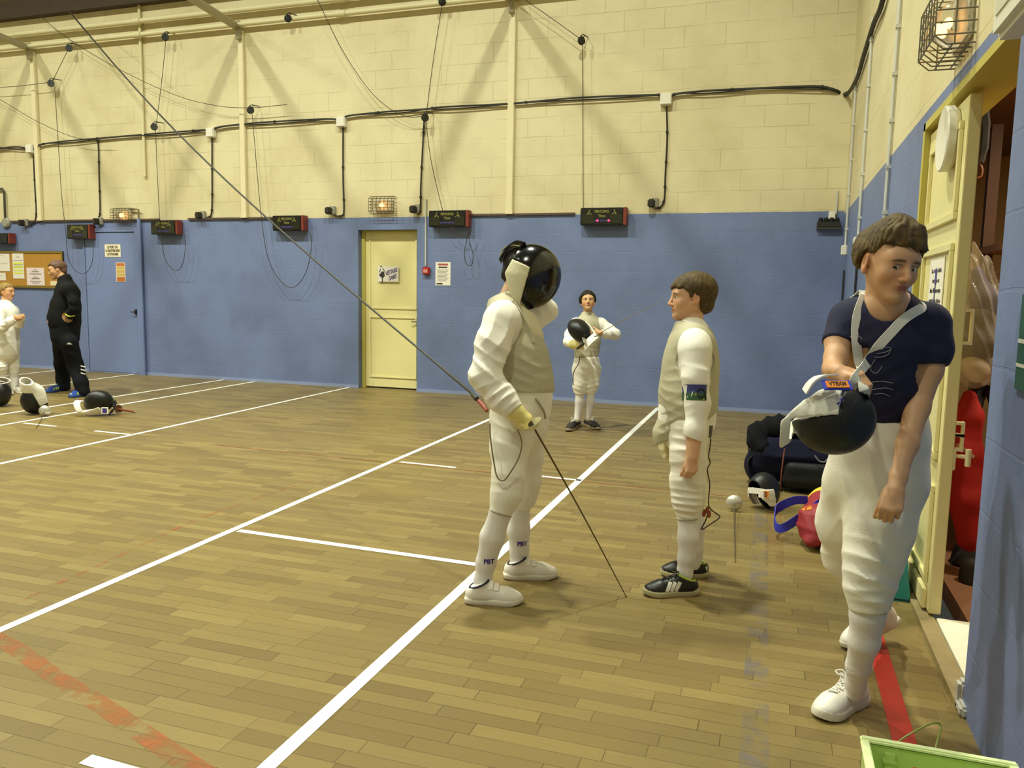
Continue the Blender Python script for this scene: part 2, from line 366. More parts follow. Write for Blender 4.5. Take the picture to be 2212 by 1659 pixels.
# ---- far yellow door
d = MB(); xa, xb = -5.795, -4.862
d.bb((xa, D+.13, .02), (xb, D+.175, 2.295), bev=.004)
door = struct('door_1', d, yellow, label='yellow changing room door in the far wall', cat='door')
pm = MB()
for z0, z1 in ((.16, 1.06), (1.17, 2.2)):
    x0, x1 = xa+.11, xb-.06; t = .022
    for lo, hi in (((x0, z0), (x1, z0+t)), ((x0, z1-t), (x1, z1)), ((x0, z0+t), (x0+t, z1-t)), ((x1-t, z0+t), (x1, z1-t))):
        pm.bb((lo[0], D+.116, lo[1]), (hi[0], D+.13, hi[1]), bev=.002)
obj('panel_moulding', pm, yellow, door)
h = MB(); hp = V(xb-.055, D+.10, 1.0); h.tube([hp+V(.03, .03, 0), hp+V(.03, -.02, 0), hp+V(-.07, -.02, 0)], .009); h.bb(hp+V(.015, .02, -.09), hp+V(.045, .035, .07))
obj('handle', h, steel, door)
fr = MB(); fr.bb((xa-.003, D+.1, 0), (xa+.05, D+.188, 2.297)); fr.bb((xa+.05, D+.1, 2.27), (xb, D+.188, 2.297)); obj('door_frame', fr, olive, door)
# ---- flush blue door far left
p0, p1 = bw(197, 800), bw(305, 800); xa, xb = p0[0], p1[0]
d = MB(); d.bb((xa, D-.018, .015), (xb, D-.004, 2.28), bev=.004)
door2 = struct('door_2', d, blue, label='flush blue door in the far wall behind the coach', cat='door')
f2 = MB(); f2.bb((xb+.01, D-.05, 0), (xb+.075, D-.004, 2.36)); f2.bb((xa-.03, D-.03, 2.30), (xb+.01, D-.004, 2.36)); f2.bb((xa-.03, D-.026, 0), (xa-.008, D-.004, 2.30)); obj('door_frame', f2, blue, door2)
h = MB(); h.bb((xb-.05, D-.05, .98), (xb-.02, D-.018, 1.06)); h.tube([(xb-.035, D-.05, 1.02), (xb-.035, D-.075, 1.02), (xb-.10, D-.075, 1.02)], .008); obj('handle', h, mat('dull_brass', (70, 64, 60), .4, metal=.6), door2)
pp = MB(); x = bw(313, 700)[0]; pp.tube([(x, D-.05, .0), (x, D-.05, 2.50)], .028); obj_p = obj('pipe', pp, blue, smooth=True); tag(obj_p, 'blue painted pipe rising beside the flush blue door', 'pipe')
pp = MB(); pp.tube([(x, D-.05, 2.50), (x, D-.05, 2.64), (x-.08, D-.05, 2.65), (x-.18, D-.04, 2.65)], .014); tag(obj('pipe', pp, mat('pipe_brown', (120, 104, 70), .6), smooth=True), 'thin brown pipe bending towards the caged lamp above the blue door', 'pipe')

# ---- right hand double door: far leaf stands shut, near half is open
LX = RX+.025
lf = MB(); y0, y1 = 3.89, 4.80
lf.bb((LX, y0, .035), (LX+.05, y1, 2.315), bev=.003)
leaf = struct('door_3', lf, yellow, label='tall yellow panelled door leaf beside the open doorway', cat='door')
pm = MB()
for z0, z1 in ((.16, .61), (.73, 1.70), (1.80, 2.22)):
    a0, a1 = y0+.07, y1-.10; t = .035
    for lo, hi in (((a0, z0), (a1, z0+t)), ((a0, z1-t), (a1, z1)), ((a0, z0+t), (a0+t, z1-t)), ((a1-t, z0+t), (a1, z1-t))):
        pm.bb((LX-.016, lo[0], lo[1]), (LX+.001, hi[0], hi[1]), bev=.003)
obj('panel_moulding', pm, yellow, leaf)
obj('kick_board', MB().bb((LX-.02, y0+.06, .035), (LX, y1, .13), bev=.004), yellow, leaf)
bolt = mat('bolt_cream', (226, 214, 170), .5)
for z0, z1 in ((1.27, 1.40), (.865, .905), (.80, .852)):
    b = MB()
    for zz in (z0-.012, z1): b.bb((LX+.05, y0-.002, zz), (LX+.082, y0+.03, zz+.012))
    b.bb((LX+.0745, y0-.003, z0-.013), (LX+.084, y0+.031, z1+.013)); obj('strike_plate', b, bolt, leaf)
b = MB(); b.bb((LX+.045, y0+.0, .70), (LX+.06, y0+.03, .80), bev=.004); b.tube([(LX+.05, y0+.02, .765), (LX+.105, y0-.005, .765)], .009); b.tube([(LX+.105, y0-.005, .725), (LX+.105, y0-.005, .80)], .012, 10); obj('handle', b, bolt, leaf, smooth=True)
fr = MB(); fr.bb((RX-.004, DY1-.055, 0), (RX+.07, DY1, DZ)); fr.bb((RX-.004, DY0, DZ-.04), (RX+.20, DY1, DZ)); fr.bb((RX+.07, DY1-.04, 0), (RX+.2, DY1, DZ))
struct('trim_3', fr, olive, label='olive yellow frame around the side doorway', cat='door frame')
# sill and store floor
sill = MB(); sill.bb((RX-.02, DY0, 0), (RX+.05, DY1, .022)); struct('trim_4', sill, mat('sill_wood', (150, 132, 92), .6, var=.25, vscale=14), label='worn wooden sill of the side doorway', cat='sill')
sh = MB(); sh.bb((RX+.055, DY0+.01, .0), (RX+.2, y0-.02, .027), bev=.003); struct('trim_5', sh, mat('sill_white', (238, 232, 210), .5, var=.12, vscale=22), label='white painted threshold of the side doorway', cat='sill')
st = MB(); st.bb((RX+.2, 1.8, -.1), (3.0, 8.2, .0)); struct('floor_store', st, mat('store_floor', (150, 110, 84), .6, var=.15, vscale=6), label='brown floor of the store room', cat='floor')
sw = MB(); sw.bb((3.0, 1.8, 0), (3.1, 8.2, 2.8)); sw.bb((RX+.2, 8.1, 0), (3.1, 8.2, 2.8)); sw.bb((RX+.2, 1.7, 0), (3.1, 1.8, 2.8)); struct('wall_store', sw, mat('store_wall', (206, 176, 120), .7, var=.1, vscale=2), label='cream walls of the store room', cat='wall')
struct('ceiling_store', MB().bb((RX+.2, 1.8, 2.7), (3.1, 8.2, 2.8)), mat('store_ceiling', (140, 100, 66), .7, var=.2, vscale=4), label='brown boarded ceiling of the store room', cat='ceiling')
# plaster chipped away at the foot of the near door jamb
ch = MB(); ch.box((RX+.01, DY0+.035, .05), (.05, .06, .10), bev=.012); ch.box((RX-.005, DY0-.02, .02), (.03, .09, .04), bev=.01)
struct('trim_6', ch, mat('chipped_plaster', (190, 186, 176), .9, var=.3, vscale=30, bump=.6, bscale=60), label='chipped pale plaster at the foot of the doorway corner', cat='plaster')

_q = ray(420, 0); _b = bw(527, 70); _t = _b[0]/_q[0]; _e = CAM+_q*_t; STRS = (_e[2]-5.2)/(D-_e[1]); print('STRUT', _e, STRS)
# ---- steel wall posts, struts and the twin heating pipes
postm = mat('post_cream', (226, 214, 176), .5, var=.06)
strutm = mat('strut_grey', (168, 160, 130), .55, var=.1)
posts = ((83, 130, 490, 'behind the coach end of the hall'), (527, 70, 466, 'left of the middle scoreboard'), (1106, 2, 450, 'above the masked fencer'))
for px, ya, yb, wh in posts:
    t, b = bw(px, ya), bw(px, yb); x = (t[0]+b[0])/2; top = 5.2
    mb = MB(); mb.bb((x-.045, D-.055, 2.5), (x+.045, D-.002, top), bev=.006); mb.bb((x-.05, D-.06, 2.49), (x+.05, D-.002, 2.53))
    o = obj('wall_post', mb, postm); tag(o, 'white steel post on the cream wall '+wh, 'post', 'wall posts')
    br = MB(); br.bb((x-.035, D-.12, top-.14), (x+.035, D-.05, top+.12), bev=.004); br.prism([(0, 0), (.16, .10), (0, .16)], (x-.006, D-.055, top-.05), (0, -1, 0), (0, 0, 1), (.012, 0, 0)); obj('bracket', br, strutm, o)
    s0 = V(x, D-.09, top+.02); s1 = V(x, D-4.5, top+STRS*4.5)
    # the strut runs up from the bracket to the roof frame over the hall
    sv = nrm(s1-s0); mb = MB(); n2 = nrm(np.cross(sv, V(1, 0, 0)))
    mb.box((s0+s1)/2, (np.linalg.norm(s1-s0), .17, .012), (sv, V(1, 0, 0), n2)); mb.box((s0+s1)/2+n2*.035, (np.linalg.norm(s1-s0), .01, .07), (sv, V(1, 0, 0), n2))
    tag(obj('roof_strut', mb, strutm), 'grey steel strut slanting up from the post '+wh, 'strut', 'roof struts')
p, q = bw(0, 84), bw(700, 18)
for z, r, lb in ((5.47, .038, 'upper'), (5.27, .034, 'lower')):
    mb = MB(); mb.tube([(X0+.05, D-.09, z), (-1.0, D-.09, z)], r, 12)
    for x in (-12.6, -9.55, -6.0): mb.tube([(x-.07, D-.09, z), (x+.07, D-.09, z)], r+.012, 12)
    tag(obj('heating_pipe', mb, cream, smooth=True), lb+' of the two cream pipes running high along the far wall', 'pipe', 'heating pipes')
x = bw(310, 200)[0]; mb = MB(); mb.tube([(x, D-.03, 3.15), (x, D-.03, 5.9)], .022, 8); tag(obj('pipe', mb, cream, smooth=True), 'slim cream pipe dropping down the cream wall between two posts', 'pipe')

# ---- conduits in the corner
cd = mat('conduit_grey', (196, 196, 188), .45)
for pts, bx, lb in ((((1848, 170), (1836, 530)), (1830, 543), 'nearest the far corner'), (((1886, 50), (1862, 515)), (1858, 524), 'middle of the three on the side wall'), (((1947, 0), (1917, 520)), None, 'closest to the side doorway')):
    a, b = rw(*pts[0]), rw(*pts[1]); y = min((a[1]+b[1])/2, D-.05); mb = MB(); mb.tube([(RX-.018, y, a[2]), (RX-.018, y, b[2])], .013, 8)
    for z in np.linspace(b[2]+.2, a[2]-.2, 5): mb.bb((RX-.034, y-.016, z-.012), (RX-.001, y+.016, z+.012))
    o = obj('conduit', mb, cd, smooth=True); tag(o, 'thin grey conduit down the side wall, '+lb, 'conduit', 'corner conduits')
    if bx:
        c0 = V(RX-.03, y, b[2]-.03); obj('outlet_box', MB().box(c0, (.06, .09, .11), bev=.008), white, o)
        mb = MB()
        for dy in (-.02, .03): mb.tube([(RX-.015, y+dy, b[2]-.25), (RX-.015, y+dy, b[2]-.95)], .009, 6)
        tag(obj('cable', mb, black), 'pair of dark cables below the conduit '+lb, 'cable')

# ---- cable run, junction boxes, drop cables and plugs
cab = mat('black_cable', (34, 30, 24), .55)
run = [(-60, 330), (20, 318), (52, 319), (66, 322), (85, 313), (130, 306), (210, 299), (330, 289), (438, 281), (455, 282), (475, 274), (560, 265), (700, 257), (738, 259), (752, 250), (840, 241), (915, 236), (960, 231), (1100, 224), (1250, 211), (1422, 205), (1440, 209), (1465, 202), (1530, 196), (1640, 191), (1760, 187), (1800, 194), (1828, 203)]
P = [bw(x, y, .035) for x, y in run]; P[-1][0] = min(P[-1][0], RX-.05)
Q = [rw(1850, 172, .03), rw(1866, 120, .03), rw(1888, 50, .03), rw(1903, 15, .03), rw(1922, -60, .03)]
P = smoothpath(P+Q, 4); mb = MB(); rr = [.012+.010*min(1, max(0, (i/len(P)-.70)/.15)) for i in range(len(P))]
mb.tube(P, rr, 7)
for i, p in enumerate(P):
    if i % 7 == 3: mb.tube([p-V(.012, 0, 0), p+V(.012, 0, 0)], rr[i]+.007, 7)
P2 = [p+V(0, -.012, -.02+.012*math.sin(i*.8)) for i, p in enumerate(P)]; mb.tube(P2, .008, 6)
tag(obj('cable_run', mb, cab, smooth=True), 'bundle of black cables looping along the far wall and up the corner', 'cable')
for px, py, lb in ((66, 322, 'above the end scoreboard by the notice board'), (456, 287, 'between two wall posts at left'), (738, 264, 'above and left of the yellow far door'), (1439, 215, 'right of the scoreboard with red lights')):
    p = bw(px, py, .04); mb = MB(); mb.box(p, (.14, .075, .14), bev=.008); o = obj('junction_box', mb, white); tag(o, 'square white junction box on the cable run '+lb, 'junction box', 'junction boxes')
    obj('lid', MB().box(p+V(0, -.04, 0), (.125, .012, .125), bev=.003), white, o)
plugm = mat('plug_dark', (44, 38, 32), .5); plate = mat('plug_plate', (150, 146, 130), .5)
drops = [([(72, 335), (75, 400), (78, 450), (76, 476), (66, 486), (56, 486)], (52, 482), 'first from the notice board'), ([(205, 300), (212, 312), (214, 380), (216, 455), (213, 470)], (213, 479), 'beside the second scoreboard'), ([(458, 297), (458, 380), (458, 440), (455, 466), (442, 470)], (434, 466), 'left of the middle scoreboard'),
         ([(741, 275), (741, 380), (743, 455), (737, 466), (722, 466)], (714, 456), 'left of the yellow far door'), ([(917, 247), (914, 300), (909, 400), (908, 452), (903, 464)], (896, 453), 'right of the yellow far door'), ([(1440, 230), (1441, 300), (1437, 380), (1435, 430), (1425, 449), (1415, 450)], (1409, 440), 'right of the scoreboard with red lights')]
for pts, pl_, lb in drops:
    P = smoothpath([bw(x, y, .02) for x, y in pts], 5); mb = MB(); mb.tube(P, .011, 6)
    for i in range(4, len(P)-3, 4): mb.tube([P[i]-V(0, 0, .012), P[i]+V(0, 0, .012)], .018, 6)
    tag(obj('drop_cable', mb, cab), 'black clipped cable dropping to the socket '+lb, 'cable', 'drop cables')
    p = bw(*pl_, .03); mb = MB(); mb.box(p+V(.03, .01, .01), (.10, .045, .12), bev=.01); o = obj('wall_socket', mb, plate); tag(o, 'wall socket on the paint line '+lb, 'socket', 'wall sockets')
    mb = MB(); mb.box(p+V(-.005, -.05, 0), (.085, .09, .10), bev=.015); obj('plug', mb, plugm, o)

# ---- scoreboards
sbm = mat('scoreboard_black', (30, 28, 24), .3, var=.1); sbr = mat('scoreboard_red', (122, 52, 36), .45, var=.2, vscale=6)
sbp = mat('scoreboard_pane', (38, 42, 30), .16); yel = mat('print_yellow', (124, 118, 54), .7); blu = mat('print_violet', (60, 54, 110), .6)
ledm = mat('led_red', (255, 40, 80), .4, emit=6)
boards = [(-32, 22, 36, 505, 526, 'at the end by the notice board'), (143, 195, 207, 486, 516, 'left of the flush blue door top'), (325, 384, 398, 477, 506, 'right of the flush blue door'), (588, 656, 671, 467, 498, 'third left of the yellow far door'), (926, 1012, 1021, 456, 490, 'right of the yellow far door'), (1254, 1353, 1364, 450, 486, 'showing two red lights')]
lab = ['dark scoreboard at the end of the row above the notice board', 'dark scoreboard above the head of the coach', 'dark scoreboard just right of the flush blue door', 'dark scoreboard left of the yellow far door', 'dark scoreboard just right of the yellow far door', 'dark scoreboard lit by two small red lights']
BX = []
for k, (x0, x1, x2, ya, yb, _) in enumerate(boards):
    off = .13; a, b = bw(x0, ya, off), bw(x1, yb, off); xa, xb = a[0], b[0]; z1 = 2.475; z0 = z1-.235
    za = bw((x0+x1)/2, ya, off)[2]; zb = bw((x0+x1)/2, yb, off)[2]; z1 = za+.01; z0 = zb
    BX.append((xa, xb, z0, z1))
    w = xb-xa; cx = (xa+xb)/2; y = D-off
    mb = MB(); mb.bb((xa, y, z0), (xb-.045, D-.012, z1), bev=.008)
    o = obj('scoreboard', mb, sbm); tag(o, lab[k], 'scoreboard', 'fencing scoreboards')
    obj('end_panel', MB().bb((xb-.045, y-.002, z0-.002), (xb, D-.014, z1+.002), bev=.006), sbr, o)
    obj('lamp_pane', MB().bb((xa+.02, y-.006, z0+.02), (cx-.12, y+.004, z0+.60*(z1-z0))), sbp, o); obj('lamp_pane', MB().bb((cx+.09, y-.006, z0+.02), (xb-.06, y+.004, z0+.60*(z1-z0))), sbp, o)
    if k != 0:
        tx = MB(); e = V(1, 0, 0), V(0, 0, 1); pos = V(cx-.02, y-.003, 0)
        letters(tx, 'FENCING', .045, pos+V(0, 0, z1-.05), *e, bold=.002, wid=.19); letters(tx, 'Time', .045, pos+V(0, 0, z1-.105), *e, bold=.002)
        obj('lettering', tx, yel, o, fix=False)
        for sx, dx in ((1, xa+.12), (-1, xb-.16)):
            tx = MB(); q = V(dx, y-.003, z1-.055)
            for u in ([(-.035*sx, -.035), (0, .03), (.012*sx, .028), (-.012*sx, -.035)], [(-.006*sx, .005), (.04*sx, -.035), (.03*sx, -.038), (-.012*sx, -.01)]): tx.prism(u, q, *e, V(0, -.001, 0))
            obj('figure_print', tx, yel, o, fix=False)
        vt = MB()
        for j in range(6): vt.bb((cx-.13+j*.042, y-.004, z1-.178), (cx-.095+j*.042, y+.002, z1-.155))
        obj('display_strip', vt, blu, o)
    if k == 5:
        for dx in (-.075, .075):
            l_ = MB(); l_.lathe([(.001, 0), (.011, 0), (.014, .004), (.008, .012), (.001, .013)], (cx+dx, y, z1-.165), (0, -1, 0), 10); obj('red_light', l_, ledm, o, smooth=True)

# ---- caged wall lamps
bulbm = mat('bulb_glow', (255, 190, 110), .3, emit=7)
glass = mat('ribbed_glass', (245, 242, 230), .1, trans=.95, spec=.5)
lampbase = mat('lamp_base', (206, 200, 180), .5)
def caged_lamp(c, e1, e2, n, L, H, T, label, bars=(6, 4)):
    """bulkhead lamp on a wall: e1 along the wall, e2 up, n out of it"""
    t = thing('caged_lamp', label, 'wall lamp', c, 'caged wall lamps')
    mb = MB(); mb.box(c+n*.012, (L*.78, H*.72, .024), (e1, e2, n), bev=.008); obj('base_plate', mb, lampbase, t)
    mb = MB()
    for i in range(9):
        a = i/8*math.pi; mb_r = 1
    prof = []
    k = 11
    vs = []
    for i in range(k):
        s_ = -1+2*i/(k-1); wv = math.sqrt(max(.03, 1-abs(s_)**6))
        for j in range(9):
            q = math.pi*j/8; vs.append(c+n*.024+e1*s_*L*.36+e2*math.cos(q)*H*.30*wv+n*math.sin(q)*T*.72*wv*(1+.05*(i % 2)))
    mb.add(vs, [(i*9+j, i*9+j+1, (i+1)*9+j+1, (i+1)*9+j) for i in range(k-1) for j in range(8)]+[tuple(range(9)), tuple((k-1)*9+j for j in range(9))]); obj('glass_cover', mb, glass, t, smooth=True)
    mb = MB(); q = c+n*(.024+T*.3); mb.tube([q-e1*.05*L/.4, q-e1*.02*L/.4, q+e1*.02*L/.4, q+e1*.045*L/.4], [.006, .015, .015, .006], 8); obj('bulb', mb, bulbm, t, smooth=True)
    mb = MB(); r = .0035*max(1, L/.4); a, b = bars
    for i in range(a+1):
        x = -L/2+L*i/a; mb.tube([c+e1*x+e2*H/2, c+e1*x+e2*H/2+n*T*.7, c+e1*x+e2*H*.36+n*T, c+e1*x-e2*H*.36+n*T, c+e1*x-e2*H/2+n*T*.7, c+e1*x-e2*H/2], r, 5)
    for j in range(b+1):
        z = -H*.36+H*.72*j/b; mb.tube([c-e1*L/2+e2*z, c-e1*L/2+e2*z+n*T, c+e1*L/2+e2*z+n*T, c+e1*L/2+e2*z], r, 5)
    for z in (-1, 1):
        for dd in (.02, T*.55): mb.tube([c-e1*L/2+e2*z*H/2+n*dd, c+e1*L/2+e2*z*H/2+n*dd], r, 5)
    for x in (-1, 1): mb.tube([c+e1*x*L/2+e2*H/2+n*T*.5, c+e1*x*L/2-e2*H/2+n*T*.5], r, 5)
    obj('wire_cage', mb, steel, t)
    return t
e = V(1, 0, 0), V(0, 0, 1), V(0, -1, 0)
caged_lamp(bw(831, 444, .0), *e, .36, .24, .14, 'glowing caged lamp on the cream wall above the yellow far door')
caged_lamp(bw(272, 466, .0), *e, .36, .22, .14, 'glowing caged lamp on the cream wall above the flush blue door')
pc = rw(2062, 78); caged_lamp(V(RX, 3.94, 2.615), V(0, 1, 0), V(0, 0, 1), V(-1, 0, 0), .40, .27, .15, 'large caged lamp high on the side wall over the doorway', (6, 4))
# ---- fire alarm, conduit, notices, strip of sockets
a, b = bw(921, 430), bw(921, 574); mb = MB(); mb.tube([(a[0], D-.014, b[2]), (a[0], D-.014, a[2])], .012, 8); tag(obj('conduit', mb, cd, smooth=True), 'thin white conduit rising from the red alarm box', 'conduit')
p = bw(921, 585, .03); mb = MB(); mb.box(p, (.105, .06, .105), bev=.012); o = obj('fire_alarm', mb, mat('alarm_red', (176, 44, 34), .4)); tag(o, 'small red fire alarm box right of the yellow far door', 'fire alarm')
mb = MB(); mb.box(p+V(0, -.032, -.005), (.065, .008, .05), bev=.003); obj('push_glass', mb, mat('alarm_pale', (206, 140, 130), .4), o)
def sheet(name, px, label, cat, m, off=.004, z=None, w=None, h=None, ang=0, par=None):
    """a flat notice on the far wall spanning pixel corners (x0,y0,x1,y1)"""
    x0, y0, x1, y1 = px; a, b = bw(x0, y0, off), bw(x1, y1, off); c = (a+b)/2; w = w or abs(b[0]-a[0]); h = h or abs(a[2]-b[2])
    u, v = V(math.cos(ang), 0, math.sin(ang)), V(-math.sin(ang), 0, math.cos(ang))
    mb = MB(); mb.box(c, (w, .003, h), (u, V(0, -1, 0), v)); o = obj(name, mb, m, par)
    if par is None: tag(o, label, cat)
    return o, c+V(0, -.003, 0), u, v, w, h
o, c, u, v, w, h = sheet('door_sign', (816, 575, 861, 609), 'white paper sign reading VESTIAIRE DAMES on the yellow far door', 'sign', PF, off=-.105)
tx = MB(); sl = math.radians(18); u2 = u*math.cos(sl)+v*math.sin(sl)
letters(tx, 'VESTIAIRE', .085, c+u*w*.16+v*h*.14, u2, v, bold=.003, wid=w*.60); letters(tx, 'DAMES', .085, c+u*w*.22-v*h*.22, u2, v, bold=.003, wid=w*.38); obj('lettering', tx, mat('ink_violet', (86, 76, 128), .8), o, fix=False)
fg = MB(); fo = c-u*w*.29-v*h*.02+V(0, -.001, 0)
for poly in ([(-.05, -.01), (.005, .045), (.035, .03), (.045, -.02), (.02, -.05), (-.02, -.04)], [(-.005, -.04), (.012, -.045), (.014, -.09), (.0, -.125), (-.012, -.125), (.0, -.09)], [(-.035, .115), (-.01, .125), (.0, .11), (-.015, .10)], [(.005, .09), (.012, .095), (.04, .055), (.038, .03), (.03, .03), (.03, .052)], [(-.03, .08), (-.02, .08), (-.03, .04), (-.055, .02), (-.04, .045)]): fg.prism(poly, fo, u, v, V(0, -.001, 0))
obj('figure_print', fg, ink, o)
o, c, u, v, w, h = sheet('notice', (941, 566, 973, 617), 'white safety notice with a red heading beside the fire alarm', 'notice', PF)
mb = MB(); mb.box(c+v*h*.40, (w*.66, .002, h*.075), (u, V(0, -1, 0), v)); obj('heading_band', mb, mat('notice_red', (176, 84, 80), .8), o)
mb = MB(); mb.box(c+v*h*.28, (w*.58, .002, h*.05), (u, V(0, -1, 0), v)); mb.box(c-v*h*.42-u*w*.22, (w*.38, .002, h*.06), (u, V(0, -1, 0), v)); obj('dark_band', mb, ink, o)
mb = MB()
for j in range(9): mb.box(c+v*h*(.17-j*.058)-u*w*.03*(j % 3), (w*(.78-.1*(j % 3)), .0015, h*.018), (u, V(0, -1, 0), v))
obj('print_lines', mb, mat('ink_grey', (150, 148, 140), .8), o)
o, c, u, v, w, h = sheet('notice', (226, 528, 261, 555), 'white notice with three bold lines on the flush blue door', 'notice', mat('paper_cream', (236, 226, 196), .8), off=.022)
tx = MB()
for j, s in enumerate(('LE PORT DU', 'LA RENTREE 4000', 'LE ETRANGER')): letters(tx, s, .055, c+v*h*(.27-.28*j), u, v, bold=.003, wid=w*(.68, .9, .72)[j])
obj('lettering', tx, mat('ink_brown', (96, 78, 60), .8), o, fix=False)
o, c, u, v, w, h = sheet('notice', (250, 567, 272, 609), 'narrow orange notice with a white border on the flush blue door', 'notice', mat('paper_pinkish', (224, 208, 196), .8), off=.022)
for nm, z, hh, cc in (('orange_band', .40, .14, (200, 110, 60)), ('yellow_band', .23, .14, (206, 176, 90)), ('yellow_band', .05, .14, (206, 170, 84)), ('yellow_band', -.13, .15, (206, 174, 84)), ('orange_band', -.36, .22, (186, 106, 36))):
    mb = MB(); mb.box(c+v*h*z, (w*.84, .002, h*hh), (u, V(0, -1, 0), v)); obj(nm, mb, mat('band_%d' % cc[1], cc, .8), o)
# notice board
a, b = bw(-60, 545), bw(140, 622); xa, xb = -13.6, bw(140, 600)[0]; z1 = bw(130, 543)[2]; z0 = bw(130, 623)[2]
mb = MB(); mb.bb((xa, D-.02, z0), (xb, D-.003, z1)); o = obj('notice_board', mb, mat('cork', (176, 128, 50), .9, var=.15, vscale=20)); tag(o, 'long cork notice board on the far wall behind the coach', 'notice board')
mb = MB()
for lo, hi in (((xa, z0), (xb, z0+.035)), ((xa, z1-.03), (xb, z1)), ((xb-.03, z0+.035), (xb, z1-.03))): mb.bb((lo[0], D-.032, lo[1]), (hi[0], D-.003, hi[1]))
obj('frame', mb, mat('board_frame', (126, 104, 34), .6), o)
def note(px, lab_, lines, cc=(226, 218, 206)):
    s, c, u, v, w, h = sheet('pinned_sheet', px, lab_, 'paper sheet', mat('paper_%d_%d' % (cc[0], cc[2]), cc, .8), off=.024)
    s['group'] = 'sheets on the notice board'
    mb = MB(); mh = MB()
    for z, ww, th, hi in lines: (mh if hi else mb).box(c+v*h*z, (w*ww, .0016, h*th), (u, V(0, -1, 0), v))
    if mb.v: obj('print_lines', mb, mat('ink_grey2', (128, 124, 118), .8), s)
    if mh.v: obj('highlighter', mh, mat('highlighter', (214, 220, 60), .8), s)
note((26, 547, 53, 602), 'tall sheet with yellow highlighted rows on the notice board', [(.35, .3, .02, 0), (.22, .86, .014, 0), (.10, .84, .06, 1), (0, .84, .012, 0), (-.04, .84, .06, 1), (-.17, .84, .05, 1), (-.28, .84, .045, 1), (.05, .84, .01, 0)])
note((57, 578, 97, 617), 'pale pink sheet of centred lines on the notice board left of the coach', [(.38, .2, .035, 0), (.28, .4, .05, 0), (.15, .66, .05, 0), (-.02, .26, .03, 0), (-.11, .44, .05, 0), (-.27, .64, .04, 0), (-.36, .42, .04, 0)], (226, 208, 208))
note((-14, 548, 22, 586), 'blank white sheet at the cut end of the notice board', [(.4, .1, .02, 0), (-.05, .7, .008, 0)])
note((-20, 589, 13, 606), 'small white sheet under the blank sheet above the boy', [(.1, .6, .02, 0)])
note((109, 607, 124, 617), 'small cream slip at the lower edge of the notice board below the coach chin', [(.15, .1, .1, 0)], (226, 212, 176))
# socket strip at the right end
p = bw(1790, 483, .04); mb = MB(); mb.bb(p-V(.13, .04, .045), p+V(.13, .035, .02), bev=.006); o = obj('socket_strip', mb, mat('strip_dark', (36, 36, 34), .5)); tag(o, 'dark strip of wall sockets near the far corner', 'socket strip')
for j in range(4): obj('socket_cap', MB().lathe([(.028, 0), (.028, .03), (.02, .05), (.001, .055)], p+V(-.09+j*.06, 0, .02), (0, -.4, 1), 12), mat('strip_cap', (28, 28, 26), .4), o, smooth=True)
obj('base_rail', MB().bb(p-V(.135, .03, .06), p+V(.135, .035, -.044)), mat('strip_rail', (90, 88, 70), .6), o)
p2 = bw(1797, 466, .025); tag(obj('outlet_box', MB().box(p2, (.075, .05, .10), bev=.008), white), 'small white outlet box above the dark socket strip', 'outlet box')
a, b = bw(1809, 412), bw(1807, 460); mb = MB(); mb.tube([(a[0], D-.012, a[2]), (a[0], D-.012, b[2]-.02)], .012); tag(obj('conduit', mb, cd, smooth=True), 'short conduit above the dark socket strip', 'conduit')
# a stand-out drainpipe stub far left
P = [bw(-40, 408, .04), bw(5, 408, .04), bw(9, 415, .04), bw(11, 470, .04)]; mb = MB(); mb.tube(P, .018, 8); tag(obj('pipe', mb, mat('pipe_dark', (60, 54, 46), .5), smooth=True), 'dark bent pipe ending in a grey disc at the edge of the cream wall', 'pipe')
p = bw(13, 481, .02); mb = MB(); mb.lathe([(.09, -.015), (.09, .01), (.07, .03), (.001, .035)], p, (0, -1, 0), 20); tag(obj('wall_vent', mb, plate, smooth=True), 'round grey disc on the cream wall above the end scoreboard', 'disc')
# faint pencilled notice: a pale sheet on the cream wall
# ---- pulleys and hanging cords
rope = mat('cord_dark', (48, 42, 30), .7); pul = mat('pulley_dark', (34, 32, 28), .4)
PO = .16
for px, py, lb in ((149, 104, 'just under the heating pipes at the end'), (110, 180, 'end of a slack cord by the first post'), (357, 80, 'under the heating pipes between posts'), (333, 274, 'low over the scoreboard beside the blue door'), (541, 238, 'beside the middle post'), (622, 40, 'under the heating pipes right of the middle post'), (955, 4, 'at the top above the yellow far door'), (918, 254, 'on the cable run above the yellow far door'), (1256, 88, 'high over the scoreboard with red lights')):
    p = bw(px, py, PO); t = thing('pulley', 'small dark pulley '+lb, 'pulley', p, 'cord pulleys')
    mb = MB(); mb.lathe([(.052, -.014), (.040, 0), (.052, .014)], p, nrm(V(.75, -.6, .1)), 18); obj('wheel', mb, pul, t, smooth=True)
    mb = MB(); mb.tube([p+V(-.01, -.03, -.02), p+V(0, -.02, .055), p+V(.02, .0, .075), p+V(.045, PO-.005, .085)], .007, 6); mb.tube([p+V(.03, .02, -.03), p+V(.02, .02, .05), p+V(.03, .04, .07)], .006, 6); obj('hook', mb, pul, t)
